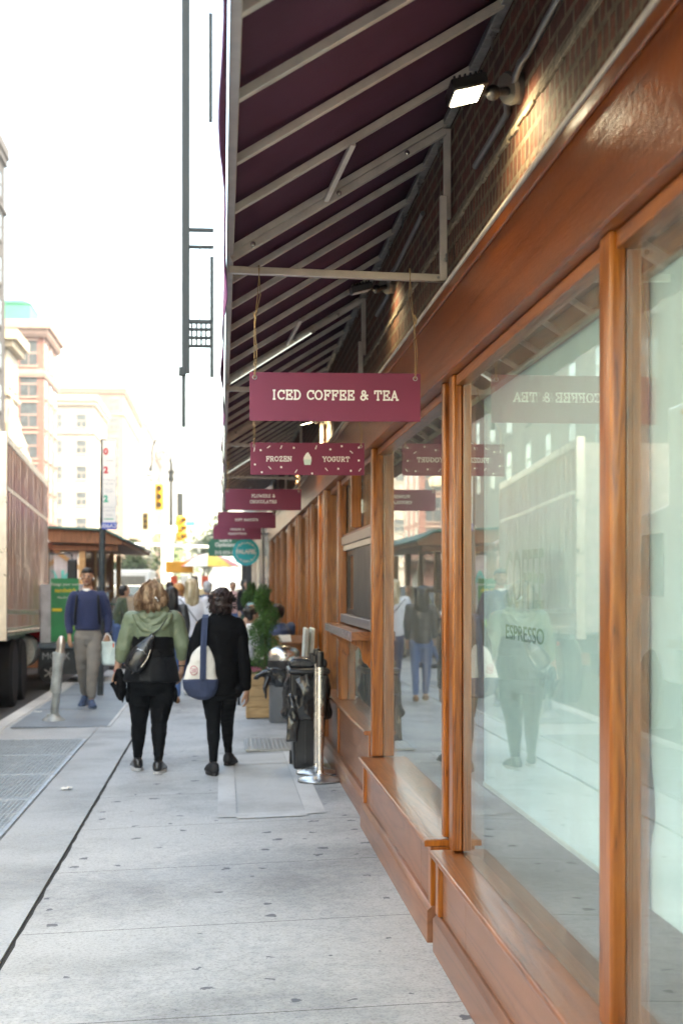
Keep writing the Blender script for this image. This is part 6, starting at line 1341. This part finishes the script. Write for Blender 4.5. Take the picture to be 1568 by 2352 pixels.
def crumple(p,n,a=.03):
    q=p*6; r1=1-abs(noise.noise(V((q.x*1.1,q.y*1.1,q.z*.7))))*2; r2=1-abs(noise.noise(p*17+V((3,1,7))))*2
    return a*(r1*r1*.85+r2*.12)-a*.5
def bagm(mb):
    mb.loft([(.715,12.06,g+.42,.20,.21),(.71,12.06,g+.45,.215,.22),(.715,12.07,g+.6,.205,.25),(.72,12.08,g+.74,.185,.26),(.725,12.1,g+.815,.175,.255)],36)
    mb.chain([(V((.60,11.86,g+.44)),.035),(V((.58,11.9,g+.60)),.05)])
mb=MB(); bagm(mb); obj('liner_bag',remesh(mb,.009,1,lambda p,n:crumple(p,n,.026)),BAG,T,smooth=180)
mb=MB(); mb.loft([(.575,11.86,g+.24,.05,.012),(.585,11.86,g+.34,.05,.014),(.60,11.87,g+.46,.055,.02)],16); obj('bag_tail',remesh(mb,.008,1,lambda p,n:crumple(p,n,.012)),BAG,T,smooth=180)
for x in(.6,.84): obj('wheel',MB().cyl((x-.02,12.28,g+.06),(x+.02,12.28,g+.06),.06,n=16),RUB,T)
# steel domed bin
T=thing('domed_bin',(.70,16.1,gz(.7)),'grey round litter bin with a shiny dome lid, bag edges sticking out','bin'); g=gz(.7)
obj('bin_body',MB().lathe([(.165,.0),(.17,.01),(.17,.60)],(.70,16.1,g),32),pm('bin_grey',(.2,.21,.22),.4,.5,.1,5),T,smooth=50)
obj('band',MB().lathe([(.176,.60),(.185,.66),(.178,.70)],(.70,16.1,g),32),BLACKP,T,smooth=50)
obj('dome',MB().lathe([(.18,.70),(.182,.74),(.17,.80),(.13,.84),(.06,.86),(.001,.865)],(.70,16.1,g),32),STEEL,T,smooth=80)
mb=MB(); mb.loft([(.70,16.1,g+.40,.175,.175),(.70,16.1,g+.52,.19,.19),(.69,16.1,g+.62,.19,.19)],28); mb.chain([(V((.53,16.0,g+.56)),.045),(V((.44,15.97,g+.54)),.035),(V((.36,15.95,g+.50)),.018)]); mb.chain([(V((.52,16.0,g+.52)),.045),(V((.48,15.96,g+.40)),.04),(V((.49,15.95,g+.28)),.018)])
obj('liner_bag',remesh(mb,.010,1,lambda p,n:crumple(p,n,.022)),BAG,T,smooth=180)
# planters with spiral topiary
def planter(x,y,label,h=.5,w_=.36):
    g=gz(x); t=thing('wooden_planter',(x,y,g),label,'planter','wooden box planters'); n=4
    for k in range(n): obj('board',MB().box(x-w_/2,x+w_/2,y-w_/2,y+w_/2,g+.01+k*h/n,g+.01+(k+1)*h/n-.004),WX,t,bevel=.004)
    for a in(-1,1): obj('corner_batten',MB().box(x+a*w_/2-.022*(a>0)-.002,x+a*w_/2+.022*(a<0)+.002,y-w_/2-.012,y-w_/2,g+.01,g+h),WX,t,bevel=.003)
    obj('soil',MB().box(x-w_/2+.03,x+w_/2-.03,y-w_/2+.03,y+w_/2-.03,g+h-.02,g+h+.004),DIRT,t); return t
LEAF=pm('box_leaf',(.055,.135,.025),.45,0,.5,7,spec=.4)
def topiary(x,y,z0,H_,label,seed,turns=2.3,r0=.25,n=12000,size=.02):
    rr=random.Random(seed); t=thing('spiral_topiary',(x,y,z0),label,'topiary','spiral box topiaries')
    obj('trunk',MB().tube([(x,y,z0-.03),(x+.01,y,z0+H_*.5),(x,y,z0+H_*.95)],[.018,.014,.006],8),pm('box_bark%d'%seed,(.1,.07,.04),.9),t)
    pts=[]
    for _ in range(n):
        u=rr.random()**.85; a=2*math.pi*turns*u+seed; rad=r0*(1-u*.72)*.46; tr=r0*(.74-.42*u); c=V((x+rad*math.cos(a),y+rad*math.sin(a),z0+.06+u*(H_-.10)))
        d=V((rr.gauss(0,1),rr.gauss(0,1),rr.gauss(0,1)*.8)).normalized()*tr*(rr.uniform(.55,1.0)+.16*noise.noise(V((u*20,a*2,seed)))); 
        pts.append(c+d)
    mb=MB(); leaves(mb,pts,size,rr); obj('foliage',mb,LEAF,t,flip=False); return t
planter(.46,16.75,'pale wooden planter of the nearer spiral topiary, left of the domed bin')
topiary(.50,16.8,gz(.46)+.50,1.05,'nearer and larger spiral topiary in the pale wooden planter',3,r0=.27)
mb=MB(); rr=random.Random(8)
T=thing('flowers',(.36,16.62,gz(.4)+.5),'small pink flowers at the front edge of the nearer planter','flowers')
mb=MB(); leaves(mb,[(.36+rr.gauss(0,.05),16.62+rr.gauss(0,.03),.57+rr.uniform(0,.06)) for _ in range(160)],.025,rr); obj('foliage',mb,pm('petal_green',(.2,.3,.08),.5),T,flip=False)
mb=MB(); leaves(mb,[(.37+rr.gauss(0,.045),16.60+rr.gauss(0,.03),.60+rr.uniform(0,.05)) for _ in range(130)],.022,rr); obj('petals',mb,pm('petal_pink',(.65,.15,.28),.5),T,flip=False)
planter(.50,26.0,'farther wooden planter of the second spiral topiary')
topiary(.50,26.0,gz(.5)+.5,1.1,'farther spiral topiary beside the black columns',5,r0=.26,n=6000,size=.03)
# host stand and leaning boards
T=thing('host_stand',(.86,17.0,gz(.9)),'wooden host stand with a pale menu on its sloping top','stand'); g=gz(.9)
obj('stand_body',MB().box(.74,.98,16.85,17.25,g,.90),WZ,T,bevel=.006); obj('stand_top',MB().hexa([(.70,16.8,.90),(1.0,16.8,.90),(1.0,17.3,.97),(.70,17.3,.97),(.70,16.8,.925),(1.0,16.8,.925),(1.0,17.3,.995),(.70,17.3,.995)]),WS,T,bevel=.004)
obj('menu',MB().hexa([(.68,16.85,.93),(.82,16.85,.93),(.82,17.15,.99),(.68,17.15,.99),(.68,16.85,.945),(.82,16.85,.945),(.82,17.15,1.005),(.68,17.15,1.005)]),WHITE,T)
PLA=pm('pale_board',(.62,.68,.64),.5,0,.15,6)
for i,(x,lab_) in enumerate(((.795,'left pale board leaning on the shop wall behind the black bin'),(.855,'right pale board leaning on the shop wall behind the black bin'))):
    t=thing('leaning_board',(x-.03,13.6,gz(.8)),lab_,'board'); obj('panel',MB().hexa([(x-.06,13.5,gz(.8)),(x-.035,13.5,gz(.8)),(x-.035,14.0,gz(.8)),(x-.06,14.0,gz(.8)),(x+.0,13.5,1.19-.0*i),(x+.025,13.5,1.19),(x+.025,14.0,1.19),(x,14.0,1.19)]),PLA,t,bevel=.004)
    obj('edge_batten',MB().beam((x-.062,13.49,gz(.8)+.02),(x-.002,13.49,1.18),.012,.02),GALV,t)
# ---------------------------------------------------------------- far air
hm=bpy.data.materials.new('haze'); hm.use_nodes=True; hn=hm.node_tree; hn.nodes.remove(hn.nodes['Principled BSDF'])
pv=hn.nodes.new('ShaderNodeVolumePrincipled'); pv.inputs['Color'].default_value=(.95,.96,1,1); pv.inputs['Density'].default_value=.0006; pv.inputs['Anisotropy'].default_value=.2
hn.links.new(pv.outputs[0],hn.nodes['Material Output'].inputs['Volume'])
hz=obj('haze',MB().box(-62,62,-62,600,-2,45),hm); hz['kind']='stuff'
